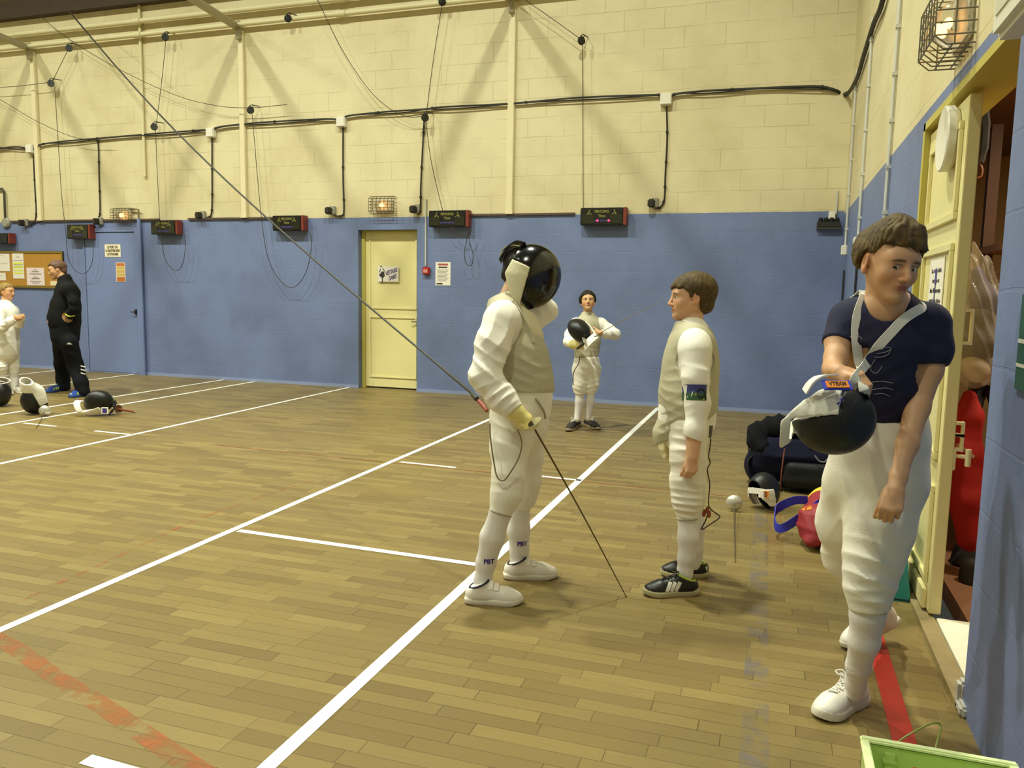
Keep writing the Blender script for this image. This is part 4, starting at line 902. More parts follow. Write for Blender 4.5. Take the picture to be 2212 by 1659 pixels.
# ---- shoes
def shoe(parent, heel, toe, w=.095, hgt=.085, up=V(0, 0, 1), m_up=None, m_sole=None, m_lace=None, m_lin=None, style='trainer', cell=.004, side=None, solet=.026, label=None, laces=5):
    """heel/toe: points on the underside line; builds upper > lining, laces; and sole"""
    heel = np.asarray(heel, float); toe = np.asarray(toe, float); L = np.linalg.norm(toe-heel); f = (toe-heel)/L; up = nrm(up-f*(up@f)); s = np.cross(f, up)
    P = lambda y, z, x=0: heel+f*y*L+up*z+s*x
    hw = w/2
    pr = [Cone(P(.15, .042), P(.33, .045), hw*.76, hw*.74, .02), Cone(P(.33, .040), P(.70, .032), hw*.72, hw*.84, .02), Cone(P(.70, .030), P(.90, .026), hw*.84, hw*.50, .02),
          Cone(P(.185, .050), P(.235, hgt), hw*.80, hw*.80, .02), Cone(P(.22, hgt*.95), P(.55, .052), hw*.52, hw*.58, .02), Ell(P(.80, .028), (hw*.86, L*.19, .034), np.array([s, f, up]), .015)]
    pr += [half(P(0, solet*.6), -up)]
    slope = nrm(up-f*.42)
    pr += [half(P(.30, hgt*1.02), slope)]
    o = obj_ = sobj('shoe', pr, cell, m_up, parent, rel=1, label=label)
    # sole: outline swept up
    prof = [(0.0, .30), (.02, .62), (.08, .78), (.2, .78), (.38, .74), (.55, .88), (.70, 1.0), (.82, .92), (.92, .68), (.975, .40), (1.0, .12)]
    out = [(y, x*hw) for y, x in prof]+[(y, -x*hw) for y, x in prof[::-1]]; mb = MB(); k = len(out); rings = []
    for sc, z in ((.97, .0), (1.03, .004), (1.04, solet*.7), (1.0, solet), (.9, solet+.004)):
        rings.append([P(.5+(y-.5)*sc, z+(.012*max(0, (y-.75)/.25)**2+.006*max(0, (.12-y)/.12))*(1 if sc > .98 or z == 0 else 1), x*sc) for y, x in out])
    vs = [p for r in rings for p in r]; fs = [(i*k+j, i*k+(j+1) % k, (i+1)*k+(j+1) % k, (i+1)*k+j) for i in range(len(rings)-1) for j in range(k)]+[tuple(range(k))[::-1], tuple((len(rings)-1)*k+j for j in range(k))]
    mb.add(vs, fs); obj('sole', mb, m_sole, o, smooth=True)
    bv = bvh_of([o])
    def surf(y, x):
        p = P(y, .2, x); h_ = bv.ray_cast(Vector(p), Vector(-up), .4); return np.array(h_[0])+up*.001 if h_[0] is not None else P(y, .05, x)
    if m_lin:
        ring = []
        for a in np.linspace(0, 2*math.pi, 20, endpoint=False):
            y = .235+.165*math.cos(a); x = hw*.76*math.sin(a); p = P(y, hgt*1.02+(y-.30)*L*.42-.002, x); ring.append(p)
        mb = MB(); mb.tube(ring, .006, 6, closed=True); obj('collar_lining', mb, m_lin, o, smooth=True)
    if m_lace and laces:
        mb = MB()
        for i in range(laces):
            y = .40+.055*i; x = hw*(.34-.02*i); pts = [surf(y+.012*math.cos(t*6), x*t)+up*.002 for t in np.linspace(-1, 1, 7)]; mb.tube(pts, .0032, 5)
            pts = [surf(y+.055*(t+1)/2, x*t*(1 if i % 2 else -1))+up*.0035 for t in np.linspace(-1, 1, 7)]; mb.tube(pts, .003, 5)
        b0 = surf(.40, 0)+up*.006
        for sx in (1, -1): mb.tube(smoothpath([b0, b0+s*.018*sx+up*.012, b0+s*.038*sx+up*.004+f*.008, b0+s*.025*sx+f*.014-up*.002, b0+f*.004], 4), .003, 5)
        obj('laces', mb, m_lace, o)
    return o, P, surf, (f, s, up)
# ---- fencing masks
meshm = mat('mask_mesh_black', (13, 13, 14), .38, bump=.12, bscale=900, spec=.5)
meshg = mat('mask_gloss_black', (13, 13, 13), .16, spec=.6)
bibw = mat('bib_white', (232, 228, 214), .8, bump=.15, bscale=60)
bibc = mat('bib_cream', (216, 208, 176), .8, bump=.15, bscale=60)
labo = mat('label_orange', (232, 140, 30), .6); strapb = mat('strap_blue', (52, 60, 190), .6); strapw = mat('strap_white', (236, 232, 220), .7)
def mask_parts(t, o, f, u, sc=1.0, face=meshm, bib=bibw, trim=None, cell=.0055, skirt=True, strap=strapw, sideband=None, tongue=True, bibz=-.235, snaps=True, flare=1.0, back=1.0, full=False, rimr=.0055):
    """a fencing mask: f the way the visor looks, u towards its crown"""
    f = nrm(f); u = nrm(u-f*(u@f)); r = np.cross(f, u); ax = np.array([r, f, u]); o = np.asarray(o, float)
    W = lambda x, y, z: o+(r*x+f*y+u*z)*sc
    loc = lambda P: ((P-o)@ax.T)/sc
    rad = V(.106, .142, .152)
    def shell(th, grow=0.0):
        e = Ell(o, (rad+grow)*sc, ax)
        return lambda P: np.abs(e.ev(P))-th*sc
    big = np.sqrt(3)*.30*sc
    yz = np.array([(-.16, .035), (-.05, .012), (.022, -.005), (.030, -.098), (.10, -.112), (.16, -.06)])
    def vis(P):
        q = loc(P); d = shell(.0055)(P); return np.maximum(d, (np.interp(q[..., 2], yz[:, 0], yz[:, 1])-q[..., 1])*sc*.8)
    m1 = sobj('visor', [Fn(vis, o-.19*sc, o+.19*sc, L=1.3)], cell, face, t, rel=3)
    def bf(P):
        q = loc(P); z = q[..., 2]
        zz = [-.30, -.21, -.15, -.10, -.04, .04]; rx = np.interp(z, zz, V(.135*flare, .118*flare, .098, .104, .114, .113)); ry = np.interp(z, zz, V(.175*flare, .15*flare, .112, .120, .140, .140)); yc = np.interp(z, zz, V(.03, .015, .0, 0, 0, 0))
        if full: rx = np.interp(z, zz, V(.105, .108, .104, .106, .114, .113)); ry = np.interp(z, zz, V(.035, .065, .10, .12, .14, .14)); yc = np.interp(z, zz, V(.05, .035, .01, 0, 0, 0))
        d = (np.sqrt((q[..., 0]/rx)**2+((q[..., 1]-yc)/ry)**2)-1)*np.minimum(rx, ry)
        d = np.abs(d)-.0065
        yb = np.interp(z, [-.30, -.21, -.12, -.05, .03], [-.13, -.12, -.11, -.10, -.10] if full else [.12, .085, -.035, -.10, -.10]); yf = np.interp(z, [-.148, -.146, -.05, .03], [.4, .035, .016, .0])
        d = np.maximum(d, yb-q[..., 1]); d = np.maximum(d, q[..., 1]-yf); d = np.maximum(d, z-.026); d = np.maximum(d, bibz-z)
        return d*sc*.8
    if skirt: sobj('bib', [Fn(bf, o-.30*sc, o+.30*sc, L=1.6)], cell, bib, t, rel=4, disp=folds([(W(.1, -.03, -.05), u, .05*sc, .0022, .08*sc), (W(-.1, -.03, -.05), u, .05*sc, .0022, .08*sc)], .0006, 20), dmax=.005)
    # rim around the opening
    pts = []
    for a in np.linspace(-math.pi*.5, math.pi*1.5, 44, endpoint=False):
        z = .150*math.sin(a); y = np.interp(z, yz[:, 0], yz[:, 1]); e = 1-(z/.152)**2-(y/.142)**2; x = .107*math.sqrt(max(e, 0))*(1 if math.cos(a) >= 0 else -1); pts.append(W(x, y, z))
    mb = MB(); mb.tube(pts, rimr*sc, 6, closed=True); obj('rim', mb, trim or bib, t, smooth=True)
    if tongue:
        c = [W(0, -.085, .124), W(0, -.085-.045*back, .108), W(0, -.085-.07*back, .06), W(0, -.085-.075*back, .0)]; mb = MB(); mb.strip(smoothpath(c, 5), r, [.13*sc]*6+[.115*sc]*5+[.09*sc]*5, .005*sc); obj('back_tongue', mb, trim or bib, t, smooth=True)
    if strap:
        c = [W(.112, -.03, -.01), W(.105, -.03-.07*back, .0), W(.065, -.03-.125*back, .012), W(0, -.03-.148*back, .015), W(-.065, -.03-.125*back, .012), W(-.105, -.03-.07*back, .0), W(-.112, -.03, -.01)]; mb = MB(); mb.strip(smoothpath(c, 5), u, .048*sc, .005*sc); obj('back_strap', mb, strap, t, smooth=True)
    if snaps:
        for sx in (1, -1):
            for (y, z) in ((.012, .045), (-.06, .075)):
                e = max(1-(z/.152)**2-(y/.142)**2, 0); p = W(.107*math.sqrt(e)*sx, y, z); nn = nrm(r*sx*.9+u*z*3); mb = MB(); mb.lathe([(.0055*sc, -.001), (.006*sc, .002), (.001, .0035)], p, nn, 10); obj('snap', mb, steel, t, smooth=True)
    return W, (r, f, u)
def foil(name, label, grip_end, guard, tip, bend=.02, gm=None, group=None, grip=.0, handle_mat=None, blade_mat=None, bendv=V(0, 0, 1), gr=.055):
    guard = np.asarray(guard, float); tip = np.asarray(tip, float); d = nrm(tip-guard); g = np.asarray(grip_end, float)
    t = thing(name, label, 'foil', guard, group)
    P = [guard+(tip-guard)*s+np.asarray(bendv)*bend*math.sin(math.pi*s) for s in np.linspace(0, 1, 16)]
    mb = MB(); mb.tube(P, [.0052-.0028*i/15 for i in range(16)], 6); obj('blade', mb, blade_mat or mat('blade_steel', (104, 92, 66), .4, metal=.5), t, smooth=True)
    mb = MB(); mb.lathe([(.001, -.004), (.0042, -.003), (.0045, .008), (.001, .010)], tip, d, 8); obj('tip', mb, mat('blade_tip', (150, 130, 70), .4, metal=.6), t, smooth=True)
    mb = MB(); mb.lathe([(.006, .010), (gr*.55, .006), (gr*.93, -.012), (gr, -.020), (gr*.95, -.020), (gr*.5, .002), (.006, .004)], guard, d, 28); obj('guard', mb, gm or mat('guard_steel', (196, 192, 178), .25, metal=.75), t, smooth=True)
    gd = nrm(g-guard); mb = MB(); Lg = np.linalg.norm(g-guard); mb.tube([guard+gd*x*Lg for x in (0, .15, .5, .8, 1)], [.009, .0125, .0135, .012, .011], 8); hnd = obj('grip', mb, handle_mat or mat('grip_dark', (44, 34, 28), .6), t, smooth=True)
    mb = MB(); mb.lathe([(.002, 0), (.009, .002), (.010, .012), (.004, .018)], g, gd, 10); obj('pommel', mb, mat('pommel_steel', (170, 166, 150), .3, metal=.7), t, smooth=True)
    return t
# ================================================================ people
skin = mat('skin', (200, 150, 110), .5, attr=True, bump=.06, bscale=260)
wjack = mat('jacket_white', (240, 236, 226), .75, bump=.10, bscale=160)
wbree = mat('breeches_white', (236, 230, 216), .75, bump=.10, bscale=160)
sockm = mat('sock_white', (230, 224, 220), .85, bump=.25, bscale=300)
lamem = mat('lame_silver', (184, 177, 150), .6, metal=.05, var=.05, vscale=60, bump=.25, bscale=240)
glovem = mat('glove_yellow', (226, 212, 140), .6, bump=.1, bscale=120)
shoew = mat('shoe_white', (232, 226, 216), .45, bump=.05, bscale=90); solew = mat('sole_white', (222, 214, 198), .5)
navy = mat('trim_navy', (34, 32, 54), .6); hemm = mat('hem_grey', (150, 144, 120), .7)
def ring(name, parent, pts, r, m):
    mb = MB(); mb.tube(pts, r, 6, closed=True); return obj(name, mb, m, parent, smooth=True)
def hem_ring(name, parent, c, d, r, m, th=.004, k=1.0):
    d = nrm(d); a = nrm(np.cross(d, V(.3, .9, .1))); b = np.cross(d, a)
    return ring(name, parent, [c+(a*math.cos(q)+b*math.sin(q)*k)*r for q in np.linspace(0, 2*math.pi, 24, endpoint=False)], th, m)
def person(label, loc): return thing('person', label, 'person', loc)
def W(px, py, d, r=0): return A(px, py, d)
hm_brown = hairmat('hair_brown', (46, 34, 18), (104, 84, 46)); hm_dark = hairmat('hair_dark', (16, 13, 11), (44, 36, 28)); hm_light = hairmat('hair_light_brown', (44, 33, 18), (112, 92, 54)); hm_fair = hairmat('hair_fair', (104, 80, 38), (176, 146, 84)); hm_grey = hairmat('hair_greying', (66, 44, 34), (128, 96, 78))

# ---------------------------------------------------------------- masked fencer
def fencer():
    loc = (fl(1065, 1300)+fl(1145, 1250))/2
    t = person('fencer in white with a black mask and silvery vest, foil pointing down', loc)
    torso = [(1090, 666, 3.87, 34), (1097, 700, 3.87, 42), (1111, 748, 3.87, 56), (1120, 785, 3.87, 61), (1127, 835, 3.87, 62), (1128, 880, 3.87, 62)]
    armn = [(1080, 698, 3.70, 36), (1064, 745, 3.66, 36), (1048, 812, 3.63, 33), (1083, 860, 3.61, 30), (1107, 886, 3.60, 23)]
    armf = [(1128, 690, 4.03, 32), (1150, 690, 4.06, 27), (1180, 671, 4.08, 24), (1165, 655, 4.02, 22), (1146, 640, 3.97, 16)]
    hips = [(1124, 885, 3.87, 64), (1122, 915, 3.87, 62)]
    legn = [(1110, 905, 3.80, 50), (1101, 965, 3.75, 41), (1098, 1030, 3.71, 33), (1094, 1068, 3.70, 31), (1081, 1108, 3.69, 24)]
    legf = [(1132, 905, 3.94, 48), (1142, 985, 3.99, 29), (1140, 1040, 4.01, 27), (1133, 1070, 4.02, 26), (1124, 1093, 4.03, 22)]
    skn = [(1093, 1070, 3.70, 22), (1082, 1104, 3.69, 23), (1064, 1160, 3.71, 26), (1050, 1215, 3.735, 21), (1043, 1252, 3.745, 18), (1041, 1276, 3.75, 16)]
    skf = [(1131, 1060, 4.02, 19), (1124, 1085, 4.03, 21), (1120, 1145, 4.05, 24), (1122, 1190, 4.07, 20), (1121, 1212, 4.08, 17.5), (1119, 1226, 4.08, 15.5)]
    mo = W(1144, 598, 3.87); mf = nrm(R*.87-U*.47-F*.10); mu = nrm(U*.88+R*.47)
    hd = Head(mo-mf*.03, mf, mu, .225)
    body = chain(torso, .05, F, .85, scale=.84)+chain(hips, .05, F, .9, scale=.84)
    for c, s in ((armn, .72), (armf, .72), (legn, .72), (legf, .72), (skn, .82), (skf, .82)): body += chain(c, .012, scale=s)
    body += [Cone(W(1088, 680, 3.74), W(1112, 676, 4.0), .065, .065, .05)]
    body += hd.prims((W(1096, 660, 3.87), .058))
    wf = W(1150, 648, 3.975); body += hand(wf, nrm(mo-wf+U*.02), -F, U, .95, curl=(20, 30, 25))
    body += hand(W(1107, 884, 3.605), W(1146, 908, 3.62)-W(1107, 884, 3.605), -U*.75-R*.5+F*.2, nrm(F*.4+R*.6), .94, curl=(62, 80, 45))
    b = sobj('body', body, .0055, skin, t, color=hd.paint((214, 166, 130)))
    J = chain(torso, .05, F, .85)+chain(hips[:1], .05, F, .88)+chain(armn, .03, grow=.002)+chain(armf, .03)+[Cone(W(1088, 684, 3.74), W(1112, 680, 4.0), .078, .078, .05)]
    J += [half(W(1126, 905, 3.87), -U*1.0-R*.25), cutl(W(1109, 890, 3.6), W(1107, 886, 3.6)-W(1083, 860, 3.61)), cutl(W(1147, 642, 3.97), W(1146, 640, 3.97)-W(1165, 655, 4.02))]
    fj = folds([(W(1050, 770, 3.58), U+R*.35, .075, .013, .14), (W(1045, 825, 3.56), U-R*.4, .055, .012, .09), (W(1085, 850, 3.55), R-U, .045, .009, .07), (W(1075, 715, 3.6), U-R*.9, .065, .010, .10), (W(1175, 675, 4.0), R+U*.5, .05, .010, .09), (W(1130, 885, 3.8), U, .06, .003, .12)], .0016, 20, 3)
    jk = sobj('jacket', J, .005, wjack, t, fj, .02, label='white padded fencing jacket with creased sleeves')
    Lm = chain(torso, .05, F, .83, grow=.007)+[Cone(W(1090, 678, 3.76), W(1112, 672, 3.98), .074, .074, .05), Cone(W(1094, 655, 3.87), W(1092, 636, 3.87), .070, .062, .04)]
    Lm += [half(W(1140, 848, 3.87), -U), half(W(1091, 634, 3.87), U*.95-R*.35)]
    # armholes
    Lm += [Cone(W(1072, 718, 3.50), W(1090, 715, 3.80), .078, .078, .01, True)]
    lm = sobj('electric_vest', Lm, .005, lamem, t, folds([(W(1150, 800, 3.75), U+R*.3, .06, .004, .16), (W(1130, 835, 3.7), U, .05, .004, .12)], .001, 24, 5), .012, label='silvery grey metallic vest over the jacket')
    bl_ = bvh_of([lm])
    def on(px, py, lift):
        r = ray(px, py); h = bl_.ray_cast(Vector(CAM), Vector(nrm(r)), 20); return np.array(h[0])-nrm(r)*lift if h[0] is not None else None
    Q = [on(x, y, .004) for x, y in ((1104, 652), (1116, 672), (1128, 694), (1140, 716), (1152, 740))]; Q = [q for q in Q if q is not None]
    if len(Q) > 2:
        mb = MB(); mb.strip(smoothpath(Q, 4), nrm(R+U*.3), .030, .006); obj('collar_flap', mb, lamem, lm, smooth=True)
    obj('collar_opening', MB().lathe([(.060, 0), (.062, .004), (.045, .005)], W(1091, 634, 3.87), nrm(U*.95-R*.35), 24), wjack, t, smooth=True)
    Bq = chain(hips, .05, F, .86, grow=.004)+chain(legn, .035, grow=.001)+chain(legf, .035)+[half(W(1126, 868, 3.87), U), cutl(W(1081, 1110, 3.69), W(1081, 1108, 3.69)-W(1094, 1068, 3.7)), cutl(W(1124, 1096, 4.03), W(1124, 1093, 4.03)-W(1133, 1070, 4.02))]
    br = sobj('breeches', Bq, .005, wbree, t, folds([(W(1095, 1075, 3.65), U+R*.2, .05, .008, .09), (W(1100, 915, 3.7), U+R*.5, .07, .005, .12), (W(1138, 1070, 3.98), U, .045, .004, .08), (W(1090, 1000, 3.66), U-R*.3, .08, .003, .12)], .0016, 18, 7), .015)
    hem_ring('hem_band', t, W(1081, 1109, 3.69), W(1081, 1108, 3.69)-W(1094, 1068, 3.7), 24.5*3.69/FOC, hemm, .003)
    S1 = sobj('sock', chain(skn, .02, F, 1.18), .0045, sockm, t, folds([(W(1048, 1255, 3.68), U, .02, .002, .04)], .0005, 30), .006)
    S2 = sobj('sock', chain(skf, .02, F, 1.18), .0045, sockm, t)
    for o, c, w, ux in ((S1, W(1056, 1217, 3.66), .066, R), (S2, W(1128, 1177, 4.0), .062, R)):
        v, f = text_mesh('PBT', .042, bold=.0016); xs = [p[0] for p in v]; k = .050/(max(xs)-min(xs)); decal('sock_logo', [o], c, ux, U+R*.08, [([(x*k, y*.75) for x, y in v], f)], mat('logo_purple', (70, 44, 140), .7), o)
    gl = hand(W(1107, 884, 3.605), W(1146, 908, 3.62)-W(1107, 884, 3.605), -U*.75-R*.5+F*.2, nrm(F*.4+R*.6), .98, curl=(62, 80, 45), grow=.0055, k=.012)+[Cone(W(1098, 876, 3.606), W(1112, 889, 3.605), .050, .043, .02)]
    gl += [cutl(W(1098, 876, 3.606), W(1083, 860, 3.61)-W(1107, 886, 3.60))]
    sobj('glove', gl, .004, glovem, t, folds([(W(1122, 895, 3.58), R-U*.8, .022, .0025, .04)], .0006, 40), .006, label='pale yellow fencing glove gripping the foil')
    hd.hair(t, hm_dark, [(-.7, -.30), (-.3, -.33), (-.15, -.10), (.0, -.02), (.10, .14), (.2, .24), (.45, .26)], top=.03, tuft=.010, seed=6)
    # worn mask
    mk = bpy.data.objects.new('fencing_mask', None); COL.objects.link(mk); mk.parent = t; mk.location = tuple(mo-wloc(t)); mk['label'] = 'glossy black mask with a cream bib'
    Wm, _ = mask_parts(mk, mo, mf, mu, 1.03, face=meshg, bib=bibc, trim=mat('mask_trim', (40, 38, 34), .5), cell=.005, strap=None, tongue=True, flare=1.12, bibz=-.25)
    mb = MB(); c = smoothpath([Wm(.04, -.10, .10), Wm(.03, -.145, .085), Wm(.03, -.17, .05), Wm(.03, -.165, .02)], 5); mb.strip(c, nrm(F), .035, .006); obj('hook_tab', mb, mat('tab_pale', (190, 200, 170), .6), mk)
    # shoes
    for h_, q_, ex in (((1006, 1300), (1128, 1304), 0), ((1089, 1248), (1203, 1247), 0)):
        o, P, sf, (f, s, up) = shoe(t, fl(*h_), fl(*q_), .106, .098, m_up=shoew, m_sole=solew, m_lin=navy, laces=0, cell=.004)
        for y in (.44, .54):
            pts = [sf(y, .045*x)+up*.003 for x in np.linspace(-.75, .75, 9)]; mb = MB(); mb.strip(pts, f, .024, .003); obj('hook_strap', mb, shoew, o, smooth=True)
    # body wire loop
    mb = MB(); mb.tube(smoothpath([W(1058, 915, 3.72), W(1060, 950, 3.68), W(1067, 1000, 3.64), W(1074, 1030, 3.61), W(1088, 1038, 3.60), W(1106, 1015, 3.60), W(1122, 985, 3.61), W(1127, 955, 3.63), W(1118, 928, 3.66)], 6), .0034, 6); obj('body_wire', mb, mat('wire_brown', (110, 96, 60), .5), t, smooth=True)
    mb = MB(); mb.tube(smoothpath([W(1146, 852, 3.72), W(1162, 868, 3.71), W(1175, 890, 3.72), W(1178, 904, 3.73)], 5), .0055, 6); obj('seam_edge', mb, hemm, t, smooth=True)
    g = W(1152, 922, 3.60); foil('foil', 'long foil held point down by the masked fencer, tip on the floor', W(1122, 889, 3.605), g, fl(1352, 1288, .004), .012, gm=mat('guard_cream', (226, 220, 186), .35, metal=.3), handle_mat=mat('grip_brown', (60, 44, 34), .6), blade_mat=mat('blade_brown', (92, 76, 46), .4, metal=.4), bendv=U, gr=.05)
    # cable from the ceiling pulley to the waist
    a, m_, e = W(1048, 882, 3.9), W(1018, 848, 4.05), bw(150, 25, .5)
    pts = [a, W(1036, 868, 3.95), m_]; mb = MB(); mb.tube([W(1052, 888, 3.88), W(1044, 877, 3.92), W(1034, 866, 3.96)], [.008, .011, .010], 8)
    k = []
    for s in np.linspace(0, 1, 24): k.append(m_+(e-m_)*s-V(0, 0, 1)*.22*math.sin(math.pi*s)*(1-s*.3))
    c = MB(); c.tube([W(1030, 862, 3.98), W(1022, 853, 4.02), m_]+k[1:], [.013, .013, .009]+[.0055+.006*i/23 for i in range(1, 24)], 8); o = obj('overhead_cable', c, mat('cable_dark', (40, 38, 32), .5), smooth=True)
    tag(o, 'long dark cable slanting from the roof down to the masked fencer waist', 'cable'); obj('red_plug', mb, mat('plug_red', (140, 52, 30), .5), o, smooth=True)
fencer()

# ---------------------------------------------------------------- boy facing left
def boy_right():
    loc = (fl(1450, 1286)+fl(1478, 1243))/2
    t = person('brown haired boy in white kit and silvery vest facing the masked fencer', loc)
    torso = [(1494, 716, 3.97, 34), (1494, 752, 3.97, 46), (1491, 795, 3.98, 53), (1486, 850, 3.98, 55), (1484, 905, 3.98, 55)]
    armn = [(1501, 762, 3.82, 33), (1503, 815, 3.79, 28), (1507, 872, 3.78, 26), (1501, 930, 3.76, 22), (1495, 988, 3.75, 18.5)]
    armf = [(1488, 762, 4.13, 30), (1470, 825, 4.17, 26), (1452, 885, 4.16, 24), (1440, 922, 4.13, 19), (1436, 940, 4.12, 17)]
    hips = [(1484, 908, 3.98, 54), (1484, 935, 3.98, 50)]
    legn = [(1490, 925, 3.90, 45), (1484, 985, 3.87, 35), (1483, 1040, 3.86, 33), (1484, 1080, 3.86, 30), (1485, 1120, 3.86, 22)]
    legf = [(1490, 925, 4.06, 42), (1494, 1000, 4.08, 30), (1498, 1050, 4.08, 25), (1501, 1075, 4.08, 21), (1503, 1094, 4.08, 17)]
    skn = [(1484, 1080, 3.86, 22), (1486, 1114, 3.86, 22), (1487, 1160, 3.86, 22), (1483, 1205, 3.87, 18), (1479, 1236, 3.88, 16), (1478, 1254, 3.88, 14.5)]
    skf = [(1501, 1060, 4.08, 15), (1503, 1088, 4.08, 16.5), (1504, 1140, 4.08, 18), (1503, 1188, 4.09, 15), (1502, 1206, 4.10, 14), (1501, 1220, 4.10, 13)]
    hd = Head(W(1489, 643, 3.97), -R*.99-F*.04+U*.01, U+R*.03, .232)
    body = chain(torso, .05, F, .86, scale=.85)+chain(hips, .05, F, .9, scale=.85)
    for c, s in ((armn, .76), (armf, .72), (legn, .72), (legf, .72), (skn, .82), (skf, .82)): body += chain(c, .012, scale=s)
    body += [Cone(W(1500, 742, 3.86), W(1488, 742, 4.08), .050, .050, .04)]+hd.prims((W(1496, 720, 3.97), .056))
    body += hand(W(1495, 984, 3.75), W(1494, 1030, 3.74)-W(1495, 984, 3.75), F*.9-R*.2, nrm(-R-F*.1), .88, curl=(46, 66, 45), thumb=(.9, .25, .30))
    body += hand(W(1437, 938, 4.12), W(1432, 985, 4.10)-W(1437, 938, 4.12), F*.3+R*.8, nrm(-F), .9, curl=(18, 24, 18))
    b = sobj('body', body, .0042, skin, t, color=hd.paint((216, 168, 132), (190, 124, 104), (92, 70, 46)))
    hd.eyes(b, (60, 46, 34))
    hd.hair(t, hm_brown, [(-.7, -.30), (-.42, -.40), (-.20, -.34), (-.155, -.10), (-.13, .0), (-.02, .06), (.0, -.04), (.07, -.06), (.10, .10), (.2, .17), (.45, .19)], top=.075, tuft=.014, seed=4, back=.05, fringe=[((.14, .20, .34), (.08, .335, .22), .10, .055), ((-.10, .20, .34), (-.08, .335, .23), .10, .055), ((.2, .13, .30), (.19, .26, .16), .09, .05), ((-.2, .13, .3), (-.19, .26, .17), .09, .05)])
    J = chain(torso, .05, F, .86)+chain(armn, .03)+chain(armf, .03)+[Cone(W(1500, 742, 3.86), W(1488, 742, 4.08), .074, .074, .05)]+chain([(1484, 900, 3.98, 56), (1474, 935, 3.98, 50)], .05, F, .9)
    J += [half(W(1470, 940, 3.98), -U-R*.35), cutl(W(1495, 990, 3.75), W(1495, 988, 3.75)-W(1501, 930, 3.76)), cutl(W(1437, 938, 4.12), W(1436, 940, 4.12)-W(1440, 922, 4.13))]
    sobj('jacket', J, .0048, wjack, t, folds([(W(1503, 800, 3.74), U+R*.4, .06, .007, .09), (W(1505, 880, 3.72), U-R*.3, .05, .004, .08), (W(1478, 925, 3.9), U+R*.5, .05, .004, .09)], .0012, 22, 11), .014, label='white fencing jacket sleeves and tail')
    Lm = chain(torso, .05, F, .84, grow=.007)+chain([(1484, 895, 3.98, 55), (1440, 940, 4.0, 24), (1432, 965, 4.0, 12)], .05, F, .75, grow=.004)+[Cone(W(1500, 742, 3.88), W(1488, 742, 4.06), .078, .078, .05), Cone(W(1494, 728, 3.97), W(1489, 700, 3.97), .066, .057, .04)]
    Lm += [half(W(1487, 700, 3.97), U*.95+R*.25), half(W(1500, 912, 3.98), -U*.9+R*.55), Cone(W(1502, 785, 3.60), W(1502, 780, 3.88), .092, .085, .012, True)]
    lm = sobj('electric_vest', Lm, .0048, lamem, t, folds([(W(1450, 840, 3.9), U+R*.3, .05, .0035, .15), (W(1450, 900, 3.9), U-R*.6, .045, .004, .10)], .001, 26, 13), .012, label='silvery grey metallic vest with a high collar')
    Bq = chain(hips, .05, F, .88, grow=.003)+chain(legn, .035)+chain(legf, .035)+[half(W(1484, 905, 3.98), U), cutl(W(1485, 1122, 3.86), -U+R*.05), cutl(W(1503, 1095, 4.08), -U)]
    sobj('breeches', Bq, .0048, wbree, t, folds([(W(1480, 1085, 3.8), U+R*.15, .036, .0065, .09), (W(1478, 1000, 3.8), U-R*.3, .06, .005, .12), (W(1470, 940, 3.8), U+R*.4, .05, .004, .09)], .0014, 20, 17), .016)
    hem_ring('hem_band', t, W(1485, 1120, 3.86), U-R*.05, 22.5*3.86/FOC, hemm, .003)
    sobj('sock', chain(skn, .02, F, 1.18), .0045, sockm, t, folds([(W(1478, 1238, 3.84), U, .016, .0016, .04), (W(1487, 1153, 3.84), U, .02, .001, .02)], .0004, 30), .005); sobj('sock', chain(skf, .02, F, 1.18), .0045, sockm, t)
    sobj('glove', hand(W(1437, 938, 4.12), W(1432, 985, 4.10)-W(1437, 938, 4.12), F*.3+R*.8, nrm(-F), .92, curl=(18, 24, 18), grow=.004, k=.01)+[Cone(W(1440, 920, 4.13), W(1437, 942, 4.12), .045, .040, .02)], .0045, mat('glove_cream', (224, 214, 170), .6), t)
    # shoes with three white bands
    shb = mat('shoe_black', (22, 21, 20), .4); lime = mat('lime_lining', (170, 190, 70), .6); sg = mat('sole_grey', (176, 166, 128), .55)
    for h_, q_ in (((1507, 1282), (1390, 1286)), ((1528, 1245), (1428, 1243))):
        o, P, sf, (f, s, up) = shoe(t, fl(*h_), fl(*q_), .102, .094, m_up=shb, m_sole=sg, m_lin=lime, m_lace=shb, laces=5, cell=.004, solet=.028)
        bv = bvh_of([o]); sd = s if s@(-F) > 0 else -s
        for i in range(3):
            y0 = .40+i*.085; mb = MB(); pts = []
            for q in np.linspace(0, 1, 8):
                p = P(y0+.085*(1-q)-.02, .032+.042*q)+sd*.1; h2 = bv.ray_cast(Vector(p), Vector(-sd), .3); pts.append((np.array(h2[0]) if h2[0] is not None else p-sd*.05)+sd*.001)
            mb.strip(pts, f, .017, .002); obj('white_band', mb, mat('band_white', (226, 220, 206), .6), o, smooth=True)
        if h_[0] == 1528:
            mb = MB(); p = P(.10, .045)
            for i in range(3): mb.prism([(-.018+.012*i, 0), (-.010+.012*i, 0), (-.002+.008*i, .012+.006*i), (-.008+.007*i, .012+.006*i)], p+sd*.037, -f, up, sd*.002)
            obj('heel_mark', mb, mat('band_white'.replace('band_', 'band_'), (226, 220, 206), .6), o)
    jk = [c for c in t.children if c.name.startswith('jacket')][0]; bv = bvh_of([jk])
    pc, pu, pv = W(1503, 848, 3.74), nrm(W(1525, 848, 3.74)-W(1483, 847, 3.74)), U+R*.09
